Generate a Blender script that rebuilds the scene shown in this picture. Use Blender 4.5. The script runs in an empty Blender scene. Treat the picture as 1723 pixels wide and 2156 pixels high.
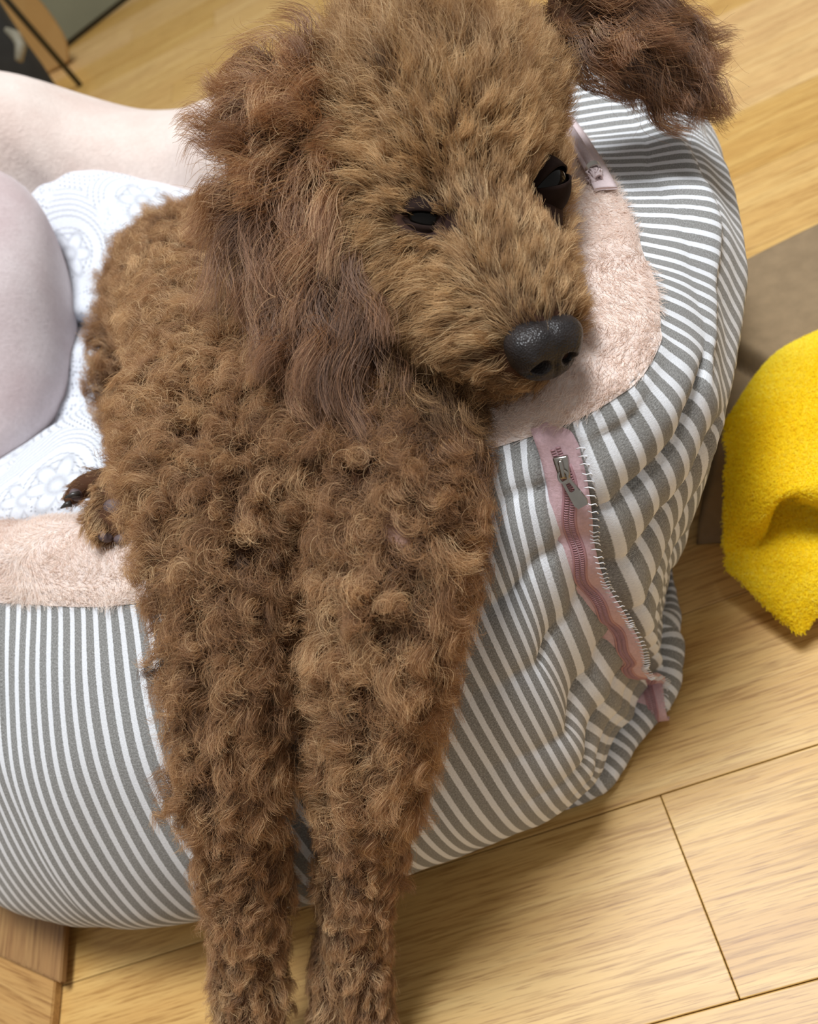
import bpy, bmesh, math, random
import numpy as np
from mathutils import Vector, Matrix
from mathutils.kdtree import KDTree

# ------------------------------------------------------------------ camera, light, exposure
C = bpy.context.scene.collection
SC = bpy.context.scene
RNG = np.random.default_rng(7)
random.seed(7)
FPX, CX, CY, CAM_H = 1728.0, 861.5, 1078.0, 0.47          # focal length in pixels of a 1723 x 2156 frame, lens height above the floor
_t, _a = math.radians(44), math.radians(58)
_n = np.array([math.sin(_t)*math.cos(_a), math.sin(_t)*math.sin(_a), math.cos(_t)])   # straight down, seen from the lens
_Z = -_n
_Y = np.array([0, 0, 1.0]) - _n[2]*_n
_Y /= np.linalg.norm(_Y)
_X = np.cross(_Y, _Z)
ROT = np.array([_X, _Y, _Z])                               # lens axes (right, down, forward) -> world


def at(px, py, d):
    "world point lying at depth d (metres) behind a spot of the photograph"
    return ROT @ (np.array([(px-CX)/FPX, (py-CY)/FPX, 1.0])*d) + np.array([0, 0, CAM_H])


def atz(px, py, z):
    r = ROT @ np.array([(px-CX)/FPX, (py-CY)/FPX, 1.0])
    return r*((z-CAM_H)/r[2]) + np.array([0, 0, CAM_H])


def vdir(dx, dy, dz=0.0):
    v = ROT @ np.array([dx, dy, dz], float)
    return v/np.linalg.norm(v)


cam_data = bpy.data.cameras.new('camera')
cam = bpy.data.objects.new('camera', cam_data)
C.objects.link(cam)
m3 = Matrix([list(ROT @ np.array([1, 0, 0])), list(ROT @ np.array([0, -1, 0])), list(ROT @ np.array([0, 0, -1]))]).transposed()
cam.matrix_world = Matrix.Translation((0, 0, CAM_H)) @ m3.to_4x4()
cam_data.sensor_fit = 'VERTICAL'
cam_data.sensor_height = 24.0
cam_data.lens = 24.0*FPX/2156.0
cam_data.clip_start = 0.01
cam_data.dof.use_dof = True
cam_data.dof.focus_distance = 0.33
cam_data.dof.aperture_fstop = 7.0
SC.camera = cam

world = bpy.data.worlds.new('room_ambient')
SC.world = world
world.use_nodes = True
world.node_tree.nodes['Background'].inputs['Color'].default_value = (1.0, 0.965, 0.92, 1)
world.node_tree.nodes['Background'].inputs['Strength'].default_value = 0.36


def area(name, loc, target, size, power, color):
    L = bpy.data.lights.new(name, 'AREA')
    L.shape = 'RECTANGLE'
    L.size, L.size_y = size
    L.energy = power
    L.color = color
    o = bpy.data.objects.new(name, L)
    C.objects.link(o)
    o.location = loc
    o.rotation_euler = (Vector(target)-Vector(loc)).to_track_quat('-Z', 'Y').to_euler()
    return o


area('ceiling_light', (0.22, 0.42, 2.4), (0.05, 0.40, 0.0), (0.7, 0.6), 66.0, (0.93, 0.965, 1.0))

SC.view_settings.view_transform = 'Standard'
SC.view_settings.look = 'None'
SC.view_settings.exposure = 0.0
SC.view_settings.gamma = 1.0
SC.view_settings.use_curve_mapping = False
SC.cycles.max_bounces = 10
SC.cycles.diffuse_bounces = 4
SC.cycles.glossy_bounces = 4
SC.cycles.transmission_bounces = 6
SC.cycles_curves.shape = 'RIBBONS'
SC.cycles_curves.subdivisions = 2

# ------------------------------------------------------------------ helpers


def srgb(r, g, b):
    return tuple(((c/255/12.92) if c/255 <= 0.04045 else ((c/255+0.055)/1.055)**2.4) for c in (r, g, b)) + (1.0,)


class NT:
    "small wrapper for building node materials"
    def __init__(self, name):
        self.m = bpy.data.materials.new(name)
        self.m.use_nodes = True
        self.t = self.m.node_tree
        self.b = self.t.nodes['Principled BSDF']
        self.out = self.t.nodes['Material Output']

    def n(self, typ, **kw):
        nd = self.t.nodes.new(typ)
        for k, v in kw.items():
            if k in ('operation', 'data_type', 'blend_type', 'wave_type', 'bands_direction', 'feature', 'distance', 'attribute_name', 'noise_dimensions', 'voronoi_dimensions', 'interpolation_type', 'rings_direction', 'wave_profile', 'attribute_type', 'model', 'parametrization', 'component'):
                setattr(nd, k, v)
            else:
                self.inp(nd, k, v)
        return nd

    def inp(self, nd, k, v):
        s = nd.inputs[int(k[1:])] if (k[0] == 'i' and k[1:].isdigit()) else nd.inputs[k.replace('_', ' ')]
        if isinstance(v, bpy.types.NodeSocket):
            self.t.links.new(v, s)
        else:
            s.default_value = v

    def math(self, op, a, b=0.0, c=None):
        nd = self.t.nodes.new('ShaderNodeMath')
        nd.operation = op
        self.inp(nd, 'i0', a)
        self.inp(nd, 'i1', b)
        if c is not None:
            self.inp(nd, 'i2', c)
        return nd.outputs[0]

    def ramp(self, fac, stops):
        nd = self.t.nodes.new('ShaderNodeValToRGB')
        self.t.links.new(fac, nd.inputs[0])
        e = nd.color_ramp.elements
        while len(e) < len(stops):
            e.new(0.5)
        for el, (p, c) in zip(e, stops):
            el.position = p
            el.color = c
        return nd.outputs[0]

    def mix(self, fac, a, b, blend='MIX'):
        nd = self.t.nodes.new('ShaderNodeMix')
        nd.data_type = 'RGBA'
        nd.blend_type = blend
        for s, v in ((nd.inputs[0], fac), (nd.inputs[6], a), (nd.inputs[7], b)):
            if isinstance(v, bpy.types.NodeSocket):
                self.t.links.new(v, s)
            else:
                s.default_value = v
        return nd.outputs[2]

    def bump(self, h, strength=0.3, dist=0.001):
        nd = self.n('ShaderNodeBump', Strength=strength, Distance=dist, Height=h)
        self.inp(self.b, 'Normal', nd.outputs[0])

    def set(self, **kw):
        for k, v in kw.items():
            self.inp(self.b, k, v)
        return self.m


def mesh_obj(name, verts, faces, mat=None, parent=None, smooth=True, uv=None):
    me = bpy.data.meshes.new(name)
    me.from_pydata([tuple(map(float, v)) for v in verts], [], [tuple(map(int, f)) for f in faces])
    if uv is not None:
        lay = me.uv_layers.new(name='UVMap')
        li = np.empty(len(me.loops), dtype=np.int32)
        me.loops.foreach_get('vertex_index', li)
        lay.data.foreach_set('uv', np.asarray(uv, dtype=np.float32)[li].ravel())
    if smooth:
        me.polygons.foreach_set('use_smooth', np.ones(len(me.polygons), dtype=bool))
    me.update()
    if mat:
        me.materials.append(mat)
    o = bpy.data.objects.new(name, me)
    C.objects.link(o)
    o.parent = parent
    return o


def empty(name, loc, label, cat, group=None):
    o = bpy.data.objects.new(name, None)
    C.objects.link(o)
    o.location = loc
    o.empty_display_size = 0.05
    tag(o, label, cat, group)
    return o


def tag(o, label, cat, group=None):
    o['label'] = label
    o['category'] = cat
    if group:
        o['group'] = group
    return o


def adopt(o, parent):
    "parent a world-built mesh to a thing, keeping it where it stands"
    o.parent = parent
    o.matrix_parent_inverse = Matrix.Translation(-parent.location)
    return o


def grid_faces(nu, nv, closed_u=False):
    f = []
    for i in range(nu if closed_u else nu-1):
        a = (i % nu)*nv
        b = ((i+1) % nu)*nv
        for j in range(nv-1):
            f.append((a+j, b+j, b+j+1, a+j+1))
    return f


def catmull(P, ts, closed=False):
    "sample a Catmull-Rom curve through rows of P at parameters ts (in units of rows)"
    P = np.asarray(P, float)
    n = len(P)
    i = np.floor(ts).astype(int)
    f = (np.asarray(ts)-i)
    if not closed:
        i = np.clip(i, 0, n-2)
        f = np.asarray(ts)-i
        idx = lambda k: np.clip(k, 0, n-1)
    else:
        idx = lambda k: np.mod(k, n)
    p0, p1, p2, p3 = P[idx(i-1)], P[idx(i)], P[idx(i+1)], P[idx(i+2)]
    f = f.reshape((-1,)+(1,)*(P.ndim-1))
    return 0.5*((2*p1)+(p2-p0)*f+(2*p0-5*p1+4*p2-p3)*f**2+(3*p1-p0-3*p2+p3)*f**3)


def grid_normals(G, closed=False):
    if closed:
        du = np.roll(G, -1, 0)-np.roll(G, 1, 0)
    else:
        du = np.gradient(G, axis=0)
    dv = np.gradient(G, axis=1)
    N = np.cross(du, dv)
    return N/np.maximum(np.linalg.norm(N, axis=2, keepdims=True), 1e-12)


def vnoise(x, y, seed, octaves=((1, 1), (2.1, .5), (4.3, .25))):
    "cheap smooth noise: sums of sines in random directions"
    r = np.random.default_rng(seed)
    out = 0
    for fr, am in octaves:
        for _ in range(4):
            a = r.uniform(0, 2*np.pi)
            out = out+am*0.5*np.sin(fr*(np.cos(a)*x+np.sin(a)*y)*r.uniform(.7, 1.3)+r.uniform(0, 6.28))
    return out


def tube(path, r, seg=8, caps=True, flat=None, up=None):
    "verts and faces of a tube along a path; r a number or a list"
    P = np.asarray(path, float)
    n = len(P)
    r = np.broadcast_to(np.asarray(r, float), (n,))
    T = np.gradient(P, axis=0)
    T /= np.maximum(np.linalg.norm(T, axis=1, keepdims=True), 1e-12)
    ref = np.array(up if up is not None else [0, 0, 1.0])
    if abs(T[0] @ ref) > .95:
        ref = np.array([1.0, 0, 0])
    V = []
    for i in range(n):
        a = np.cross(ref, T[i])
        a /= np.linalg.norm(a)
        b = np.cross(T[i], a)
        ref = b
        for k in range(seg):
            an = 2*np.pi*k/seg
            fb = 1.0 if flat is None else flat
            V.append(P[i]+r[i]*(np.cos(an)*a+fb*np.sin(an)*b))
    F = []
    for i in range(n-1):
        for k in range(seg):
            k2 = (k+1) % seg
            F.append((i*seg+k, i*seg+k2, (i+1)*seg+k2, (i+1)*seg+k))
    if caps:
        F.append(tuple(range(seg))[::-1])
        F.append(tuple(range((n-1)*seg, n*seg)))
    return V, F


class Mesh:
    def __init__(self):
        self.v, self.f = [], []

    def add(self, V, F):
        b = len(self.v)
        self.v += [tuple(map(float, p)) for p in V]
        self.f += [tuple(int(i)+b for i in q) for q in F]

    def obj(self, name, mat, parent=None, smooth=True):
        o = mesh_obj(name, self.v, self.f, mat, None, smooth)
        return adopt(o, parent) if parent else o


def box_vf(lo, hi, bev=0.0):
    bm = bmesh.new()
    bmesh.ops.create_cube(bm, size=1.0)
    for v in bm.verts:
        v.co = Vector([lo[k]+(v.co[k]+.5)*(hi[k]-lo[k]) for k in range(3)])
    if bev:
        bmesh.ops.bevel(bm, geom=bm.edges[:], offset=bev, segments=2, affect='EDGES', profile=0.5)
    bm.verts.ensure_lookup_table()
    V = [tuple(v.co) for v in bm.verts]
    F = [tuple(v.index for v in f.verts) for f in bm.faces]
    bm.free()
    return V, F


def hair_obj(name, pts, rad, mat, parent, attrs=None):
    "pts (N,K,3) world, rad (N,K): one hair-curves object"
    n, k = pts.shape[:2]
    hc = bpy.data.hair_curves.new(name)
    hc.add_curves([k]*n)
    hc.attributes['position'].data.foreach_set('vector', pts.astype(np.float32).ravel()) if 'position' in hc.attributes else hc.position_data.foreach_set('vector', pts.astype(np.float32).ravel())
    ra = hc.attributes.get('radius') or hc.attributes.new('radius', 'FLOAT', 'POINT')
    ra.data.foreach_set('value', rad.astype(np.float32).ravel())
    for kname, val in (attrs or {}).items():
        if val.ndim == 2 and val.shape[1] == 3:
            at_ = hc.attributes.new(kname, 'FLOAT_VECTOR', 'CURVE')
            at_.data.foreach_set('vector', val.astype(np.float32).ravel())
        else:
            at_ = hc.attributes.new(kname, 'FLOAT', 'CURVE')
            at_.data.foreach_set('value', val.astype(np.float32).ravel())
    hc.materials.append(mat)
    o = bpy.data.objects.new(name, hc)
    C.objects.link(o)
    o['kind'] = 'stuff'
    return adopt(o, parent)


# ------------------------------------------------------------------ materials
def mat_oak(name, tint=(1, 1, 1), scale=1.0, per_object=True):
    M = NT(name)
    tc = M.n('ShaderNodeTexCoord')
    oi = M.n('ShaderNodeObjectInfo')
    off = M.n('ShaderNodeVectorMath', operation='SCALE', i0=(37.0, 11.0, 5.0))
    M.inp(off, 'Scale', oi.outputs['Random'])
    add = M.n('ShaderNodeVectorMath', operation='ADD', i0=tc.outputs['Object'], i1=off.outputs[0])
    mp = M.n('ShaderNodeMapping', Vector=add.outputs[0], Scale=(3.0*scale, 60*scale, 60*scale))
    broad = M.n('ShaderNodeTexNoise', Vector=mp.outputs[0], Scale=1.0, Detail=4.0, Roughness=0.6, Distortion=0.4)
    mp2 = M.n('ShaderNodeMapping', Vector=add.outputs[0], Scale=(20*scale, 560*scale, 560*scale))
    fine = M.n('ShaderNodeTexNoise', Vector=mp2.outputs[0], Scale=1.0, Detail=3.0, Roughness=0.6)
    mp3 = M.n('ShaderNodeMapping', Vector=add.outputs[0], Scale=(46*scale, 1300*scale, 1300*scale))
    pore = M.n('ShaderNodeTexNoise', Vector=mp3.outputs[0], Scale=1.0, Detail=2.0, Roughness=0.5)
    t = lambda c: (c[0]*tint[0], c[1]*tint[1], c[2]*tint[2], 1)
    base = M.ramp(broad.outputs[0], [(0.25, t(srgb(192, 147, 85))), (0.5, t(srgb(208, 167, 102))), (0.75, t(srgb(221, 185, 121)))])
    fm = M.ramp(fine.outputs[0], [(0.34, (0.64, 0.55, 0.43, 1)), (0.50, (1, 1, 1, 1)), (0.75, (1.06, 1.06, 1.04, 1))])
    c1 = M.mix(0.8, base, fm, 'MULTIPLY')
    pm = M.ramp(pore.outputs[0], [(0.33, (0.62, 0.52, 0.42, 1)), (0.43, (1, 1, 1, 1)), (0.9, (1, 1, 1, 1))])
    c2 = M.mix(0.8, c1, pm, 'MULTIPLY')
    v = M.n('ShaderNodeHueSaturation', Color=c2)
    M.inp(v, 'Value', M.math('MULTIPLY_ADD', oi.outputs['Random'], 0.16, 0.93))
    M.inp(v, 'Saturation', M.math('MULTIPLY_ADD', oi.outputs['Random'], -0.14, 1.06))
    M.bump(fine.outputs[0], 0.12, 0.0006)
    return M.set(Base_Color=v.outputs[0], Roughness=0.42)


def mat_plain(name, col, rough=0.7, noise=0.0, nscale=60.0, bump=0.0, metallic=0.0, spec=0.5):
    M = NT(name)
    tc = M.n('ShaderNodeTexCoord')
    nz = M.n('ShaderNodeTexNoise', Vector=tc.outputs['Object'], Scale=nscale, Detail=5.0, Roughness=0.6)
    lo = tuple(c*(1-noise) for c in col[:3])+(1,)
    hi = tuple(min(1, c*(1+noise)) for c in col[:3])+(1,)
    c = M.ramp(nz.outputs[0], [(0.3, lo), (0.7, hi)])
    if bump:
        M.bump(nz.outputs[0], bump, 0.001)
    return M.set(Base_Color=c, Roughness=rough, Metallic=metallic, Specular_IOR_Level=spec)


def mat_stripe(name, pitch=0.0073):
    "grey ticking with white stripes that run up the wall; U and V are metres of cloth"
    M = NT(name)
    uv = M.n('ShaderNodeUVMap')
    sp = M.n('ShaderNodeSeparateXYZ', Vector=uv.outputs[0])
    wob = M.n('ShaderNodeTexNoise', Vector=uv.outputs[0], Scale=900.0, Detail=2.0)
    u = M.math('ADD', sp.outputs[0], M.math('MULTIPLY', M.math('SUBTRACT', wob.outputs[0], 0.5), 0.0006))
    ph = M.math('FRACT', M.math('DIVIDE', u, pitch))
    tri = M.math('ABSOLUTE', M.math('SUBTRACT', ph, 0.5))
    st = M.ramp(tri, [(0.175, (1, 1, 1, 1)), (0.215, (0, 0, 0, 1))])
    # weave
    wu = M.math('SINE', M.math('MULTIPLY', sp.outputs[0], 2*math.pi/0.00075))
    wv = M.math('SINE', M.math('MULTIPLY', sp.outputs[1], 2*math.pi/0.00070))
    weave = M.math('MULTIPLY', wu, wv)
    wn = M.n('ShaderNodeTexNoise', Vector=uv.outputs[0], Scale=1400.0, Detail=2.0)
    w2 = M.math('ADD', M.math('MULTIPLY', weave, 0.30), M.math('MULTIPLY_ADD', wn.outputs[0], 1.3, -0.15))
    grey = M.ramp(w2, [(0.15, srgb(104, 103, 101)), (0.5, srgb(136, 135, 132)), (0.95, srgb(186, 186, 184))])
    white = M.ramp(w2, [(0.1, srgb(214, 216, 220)), (0.9, srgb(242, 244, 248))])
    col = M.mix(st, grey, white)
    h = M.math('ADD', w2, M.math('MULTIPLY', st, 0.4))
    M.bump(h, 0.35, 0.0003)
    return M.set(Base_Color=col, Roughness=0.85, Specular_IOR_Level=0.2, Sheen_Weight=0.15, Sheen_Roughness=0.5)


def mat_fleece(name, c1, c2, bump=0.5, sheen=0.3):
    M = NT(name)
    tc = M.n('ShaderNodeTexCoord')
    big = M.n('ShaderNodeTexNoise', Vector=tc.outputs['Object'], Scale=22.0, Detail=3.0, Roughness=0.55)
    mp = M.n('ShaderNodeMapping', Vector=tc.outputs['Object'], Scale=(1, 1.6, 1))
    small = M.n('ShaderNodeTexNoise', Vector=mp.outputs[0], Scale=420.0, Detail=4.0, Roughness=0.6, Distortion=0.6)
    mid = M.n('ShaderNodeTexNoise', Vector=mp.outputs[0], Scale=130.0, Detail=2.0, Distortion=1.0)
    h = M.math('ADD', small.outputs[0], mid.outputs[0])
    c = M.ramp(big.outputs[0], [(0.32, c1), (0.68, c2)])
    c = M.mix(0.35, c, M.ramp(small.outputs[0], [(0.3, (0.72, 0.70, 0.68, 1)), (0.7, (1.08, 1.08, 1.08, 1))]), 'MULTIPLY')
    M.bump(h, bump, 0.0012)
    return M.set(Base_Color=c, Roughness=0.95, Specular_IOR_Level=0.1, Sheen_Weight=sheen, Sheen_Roughness=0.5)


def mat_strand(name, c_dark, c_mid, c_light, rough=0.45, spec=0.25, dark_root=0.5):
    "fibre: colour by the strand's own tint, darker towards the root"
    M = NT(name)
    ta = M.n('ShaderNodeAttribute', attribute_name='tint')
    hi = M.n('ShaderNodeHairInfo')
    col = M.ramp(ta.outputs['Fac'], [(0.0, c_dark), (0.5, c_mid), (1.0, c_light)])
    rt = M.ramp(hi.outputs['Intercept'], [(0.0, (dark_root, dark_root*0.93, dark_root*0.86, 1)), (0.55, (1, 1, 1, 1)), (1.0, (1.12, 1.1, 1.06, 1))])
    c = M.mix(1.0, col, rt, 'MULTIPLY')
    M.t.nodes.remove(M.b)
    dif = M.n('ShaderNodeBsdfDiffuse', Color=c)
    tr = M.n('ShaderNodeBsdfTranslucent', Color=c)
    refl = M.n('ShaderNodeBsdfHair', Color=M.mix(0.3, c, (1, 1, 1, 1)), RoughnessU=rough, RoughnessV=0.6)
    refl.component = 'Reflection'
    m1 = M.n('ShaderNodeMixShader', i0=0.35, i1=dif.outputs[0], i2=tr.outputs[0])
    m2 = M.n('ShaderNodeMixShader', i0=spec, i1=m1.outputs[0], i2=refl.outputs[0])
    M.t.links.new(m2.outputs[0], M.out.inputs[0])
    return M.m


OAK = mat_oak('oak_laminate')
STRIPE = mat_stripe('striped_ticking')
FLEECE = mat_fleece('pink_fleece', srgb(218, 198, 188), srgb(230, 216, 207))
PLUSH = mat_fleece('mauve_plush', srgb(198, 180, 180), srgb(216, 204, 204), 0.25)

# ------------------------------------------------------------------ floor: planks laid in rows, joints recessed
PW, PL, YAW = 0.1012, 0.82, math.radians(-14.0)
floor = mesh_obj('floor', [(-3, -1.5, -0.012), (4, -1.5, -0.012), (4, 5, -0.012), (-3, 5, -0.012)], [(0, 1, 2, 3)], mat_plain('groove', srgb(96, 66, 34), 0.9), None, False)
floor['kind'] = 'structure'
dv = np.array([math.cos(YAW), math.sin(YAW), 0])
ev = np.array([-math.sin(YAW), math.cos(YAW), 0])
pV, pF = box_vf((-PL/2+.0002, -PW/2+.00022, -0.011), (PL/2-.0002, PW/2-.00022, 0.0), 0.0005)
plank_mesh = None
for r in range(-7, 34):
    e0 = 0.0693+PW*(r+0.5)
    shift = -0.0065 if r == 0 else ((r*0.37) % 1.0)*PL
    for k in range(-5, 6):
        a0 = shift+PL*(k+0.5)
        p = dv*a0+ev*e0
        # keep only what the lens, or one a step to the side, could see
        if p[1] < -0.45 or p[1] > 3.9 or abs(p[0]-0.10*p[1]) > 1.0+0.50*max(p[1], 0):
            continue
        if plank_mesh is None:
            o = mesh_obj('plank', pV, pF, OAK, None, False)
            plank_mesh = o.data
        else:
            o = bpy.data.objects.new('plank', plank_mesh)
            C.objects.link(o)
        o.parent = floor
        o.location = (p[0], p[1], random.uniform(-0.00015, 0.0))
        o.rotation_euler = (0, 0, YAW + (math.pi if random.random() < .5 else 0))

# ------------------------------------------------------------------ pet bed: a ring wall of striped cloth with a fleece rim
bed = empty('pet_bed', (-0.07, 0.45, 0.0), 'round pet bed with grey white striped wall and pink fleece rim', 'pet bed')
# boundary of stripes and fleece seen from above (x, y, z), then the outward offset o and height z of the wall below it
F_ = [(-0.04, .014), (-0.075, .004), (-0.095, -.03), (-0.10, -.09), (-0.09, -.15)]      # fleece: over the crest and down inside
ST = [
    # x, y, z,      floor      low        belly       upper
    (-.192, .329, .230, (.066, .012), (.110, .045), (.110, .095), (.066, .175)),
    (-.118, .273, .230, (.050, .012), (.082, .040), (.088, .095), (.055, .178)),
    (-.039, .250, .235, (.048, .012), (.074, .040), (.080, .095), (.052, .180)),
    (.033, .232, .240, (.040, .010), (.060, .045), (.064, .105), (.045, .185)),
    (.072, .209, .250, (-.014, .010), (-.008, .050), (.014, .120), (.017, .200)),
    (.105, .213, .250, (-.036, .010), (-.026, .055), (-.007, .125), (.012, .205)),
    (.128, .240, .252, (-.034, .010), (-.022, .060), (.006, .130), (.021, .210)),
    (.156, .310, .252, (-.012, .010), (.010, .070), (.040, .150), (.043, .222)),
    (.179, .390, .252, (.010, .010), (.045, .070), (.076, .150), (.060, .224)),
    (.192, .470, .255, (.030, .010), (.070, .070), (.098, .150), (.072, .224)),
    (.160, .575, .258, (.030, .010), (.060, .070), (.070, .150), (.045, .220)),
    (.085, .665, .256, (.030, .010), (.050, .070), (.055, .150), (.030, .215)),
    (.000, .735, .258, (.030, .010), (.050, .070), (.055, .150), (.030, .215)),
    (-.100, .785, .328, (.030, .010), (.050, .080), (.055, .170), (.030, .250)),
    (-.230, .755, .372, (.030, .010), (.050, .080), (.055, .170), (.030, .250)),
    (-.320, .640, .290, (.035, .010), (.060, .070), (.060, .150), (.035, .215)),
    (-.320, .500, .235, (.055, .010), (.100, .055), (.100, .110), (.055, .180)),
    (-.265, .395, .230, (.065, .012), (.115, .045), (.112, .095), (.062, .175)),
]
NS = len(ST)
NU, NVW, NVF = 720, 110, 56
Cp = np.array([s[:3] for s in ST])
us = np.arange(NU)*NS/NU
Cu = catmull(Cp, us, True)
Tu = np.roll(Cu, -1, 0)-np.roll(Cu, 1, 0)
Tu[:, 2] = 0
Tu /= np.linalg.norm(Tu, axis=1, keepdims=True)
No = np.stack([Tu[:, 1], -Tu[:, 0]], 1)
# smooth outward normals
for _ in range(14):
    No = (np.roll(No, 1, 0)+2*No+np.roll(No, -1, 0))/4
No /= np.linalg.norm(No, axis=1, keepdims=True)
arc = np.concatenate([[0], np.cumsum(np.linalg.norm(np.diff(Cu, axis=0), axis=1))])

wallcp = np.array([[s[3], s[4], s[5], s[6], (0.0, s[2])] for s in ST])            # NS,5,2
slim = {0: .60, 1: .68, 2: .85, 16: .75, 17: .62}                # the rim is slimmer along the low front left
fleecp = np.array([[(0.0, s[2])]+[(o*slim.get(k, 1), s[2]+dz) for o, dz in F_] for k, s in enumerate(ST)])      # NS,6,2
wu = catmull(wallcp, us, True)
fu = catmull(fleecp, us, True)


def profile(cp, nv, lead):
    tt = np.linspace(0, cp.shape[1]-1, nv)
    P = catmull(np.moveaxis(cp, 1, 0), tt)          # nv,NU,2
    return np.moveaxis(P, 0, 1)                      # NU,nv,2


# wall runs from the boundary (v=0) down to the floor; join tangents with the fleece by including its second point as lead
cpw = np.concatenate([fu[:, 1:2], wu[:, ::-1]], 1)
tw = np.linspace(1, cpw.shape[1]-1, NVW)
Pw = np.moveaxis(catmull(np.moveaxis(cpw, 1, 0), tw), 0, 1)
cpf = np.concatenate([wu[:, 3:4], fu], 1)
tf = np.linspace(1, cpf.shape[1]-1, NVF)
Pf = np.moveaxis(catmull(np.moveaxis(cpf, 1, 0), tf), 0, 1)


Ni = No.copy()
for _ in range(900):
    Ni = (np.roll(Ni, 1, 0)+2*Ni+np.roll(Ni, -1, 0))/4


def ring(P):
    G = np.zeros(P.shape[:2]+(3,))
    w = np.clip((-P[:, :, 0]-.015)/.06, 0, 1)[:, :, None]
    D = No[:, None]*(1-w)+Ni[:, None]*w
    G[:, :, :2] = Cu[:, None, :2]+D*P[:, :, 0:1]
    G[:, :, 2] = P[:, :, 1]
    return G


Gw, Gf = ring(Pw), ring(Pf)
Nw = -grid_normals(Gw, True)
Nf = grid_normals(Gf, True)
if np.mean(np.sum(Nw[:, 40, :2]*No, 1)) < 0:
    Nw = -Nw
if np.mean(Nf[:, 18, 2]) < 0:
    Nf = -Nf
# folds: cloth sagging in soft rolls on the front right, smooth on the left
sm = lambda a, b, x: np.clip((x-a)/(b-a), 0, 1)**2*(3-2*np.clip((x-a)/(b-a), 0, 1))
U = np.broadcast_to(us[:, None], Gw.shape[:2])
Vv = np.broadcast_to(np.linspace(0, 1, NVW)[None], Gw.shape[:2])
mask = sm(2.0, 3.4, U)*(1-sm(8.4, 9.6, U))
wave = Vv*9.0+0.10*(U-4)+0.30*vnoise(U*1.6, Vv*5, 3)
wave = np.where(U > 3.75, Vv*8.5+0.15*(U-4)+0.30*vnoise(U*1.5, Vv*4, 9)+.3, wave)
fold = np.abs(np.sin(np.pi*wave))**.38-0.8
amp = 0.0072*mask*sm(0.02, 0.14, Vv)*(1-sm(0.93, 1.0, Vv))*(0.75+0.35*vnoise(U*2.3, Vv*3, 5))
top_r = sm(5.4, 6.2, U)*(1-sm(0.30, 0.42, Vv))            # the roll at the right is tight on top
amp = amp*(1-0.85*top_r)
Gw = Gw+Nw*(fold*amp)[:, :, None]
# two long ridges along the top of the right roll
for v0, a in ((0.20, .0022), (0.34, .0045)):
    line = v0+0.02*np.sin(U*3)
    d = (Vv-line)/0.018
    Gw = Gw+Nw*(np.where(d < 0, np.exp(-(d/2.2)**2), np.exp(-(d/0.5)**2))*a*sm(5.2, 6.0, U)*(1-sm(7.6, 8.3, U)))[:, :, None]
du_z = np.abs(U-3.75)                                       # cloth lips on both sides of the zip, a shallow channel between
lips = .0022*np.exp(-((du_z-.24)/.07)**2)-.0022*np.exp(-(du_z/.17)**4)
Gw = Gw+Nw*(lips*sm(.0, .06, Vv)*(1-sm(.9, 1, Vv)))[:, :, None]
Gw = Gw+Nw*(0.0012*vnoise(U*5, Vv*9, 21))[:, :, None]
Gf = Gf+Nf*(0.0022*vnoise(us[:, None]*4+0*Gf[:, :, 0], np.linspace(0, 3, NVF)[None]+0*Gf[:, :, 0], 31)*np.linspace(0, 1, NVF)[None]**.3)[:, :, None]
Gf[:, 0] = Gw[:, 1]+Nw[:, 1]*0.0004
Gf[:, 1] = Gf[:, 1]*.6+Gf[:, 2]*.4+Nf[:, 1]*.0006
Nf2 = Nf
wl = np.concatenate([np.zeros((NU, 1)), np.cumsum(np.linalg.norm(np.diff(Gw, axis=1), axis=2), axis=1)], 1)
wl = wl.mean(0)[None]+0*wl


def ring_obj(name, G, mat, uvU, uvV):
    nu, nv = G.shape[:2]
    G2 = np.concatenate([G, G[:1]], 0)
    UU = np.concatenate([uvU, [uvU[-1]+uvU[1]-uvU[0]]])
    uv = np.stack([np.repeat(UU, nv), np.concatenate([uvV, uvV[:1]], 0).ravel()], 1)
    return mesh_obj(name, G2.reshape(-1, 3), grid_faces(nu+1, nv), mat, None, True, uv)


wall = ring_obj('striped_cover', Gw, STRIPE, arc, wl)
adopt(wall, bed)
fl = ring_obj('fleece_rim', Gf, FLEECE, arc, np.broadcast_to(np.linspace(0, .2, NVF)[None], (NU, NVF)))
adopt(fl, bed)
# the floor of the bed
base_pts = [Gf[i, -1] for i in range(0, NU, 12)]
cen = np.mean(base_pts, 0)
bv = [cen+np.array([0, 0, .01])]+[cen+(p-cen)*1.0 for p in base_pts]
bfc = [(0, 1+i, 1+(i+1) % len(base_pts)) for i in range(len(base_pts))]
adopt(mesh_obj('inner_pad', bv, bfc, FLEECE), bed)


def wall_pt(u, v, off=0.0):
    "point of the striped wall at ring station u, depth v, lifted by off"
    fi = (u % NS)*NU/NS
    i0 = int(fi) % NU
    i1 = (i0+1) % NU
    f = fi-int(fi)
    fj = min(max(v, 0), 1)*(NVW-1)
    j0 = min(int(fj), NVW-2)
    g = fj-j0
    b = lambda G: (G[i0, j0]*(1-f)*(1-g)+G[i1, j0]*f*(1-g)+G[i0, j0+1]*(1-f)*g+G[i1, j0+1]*f*g)
    return b(Gw)+b(Nw)*off

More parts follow.
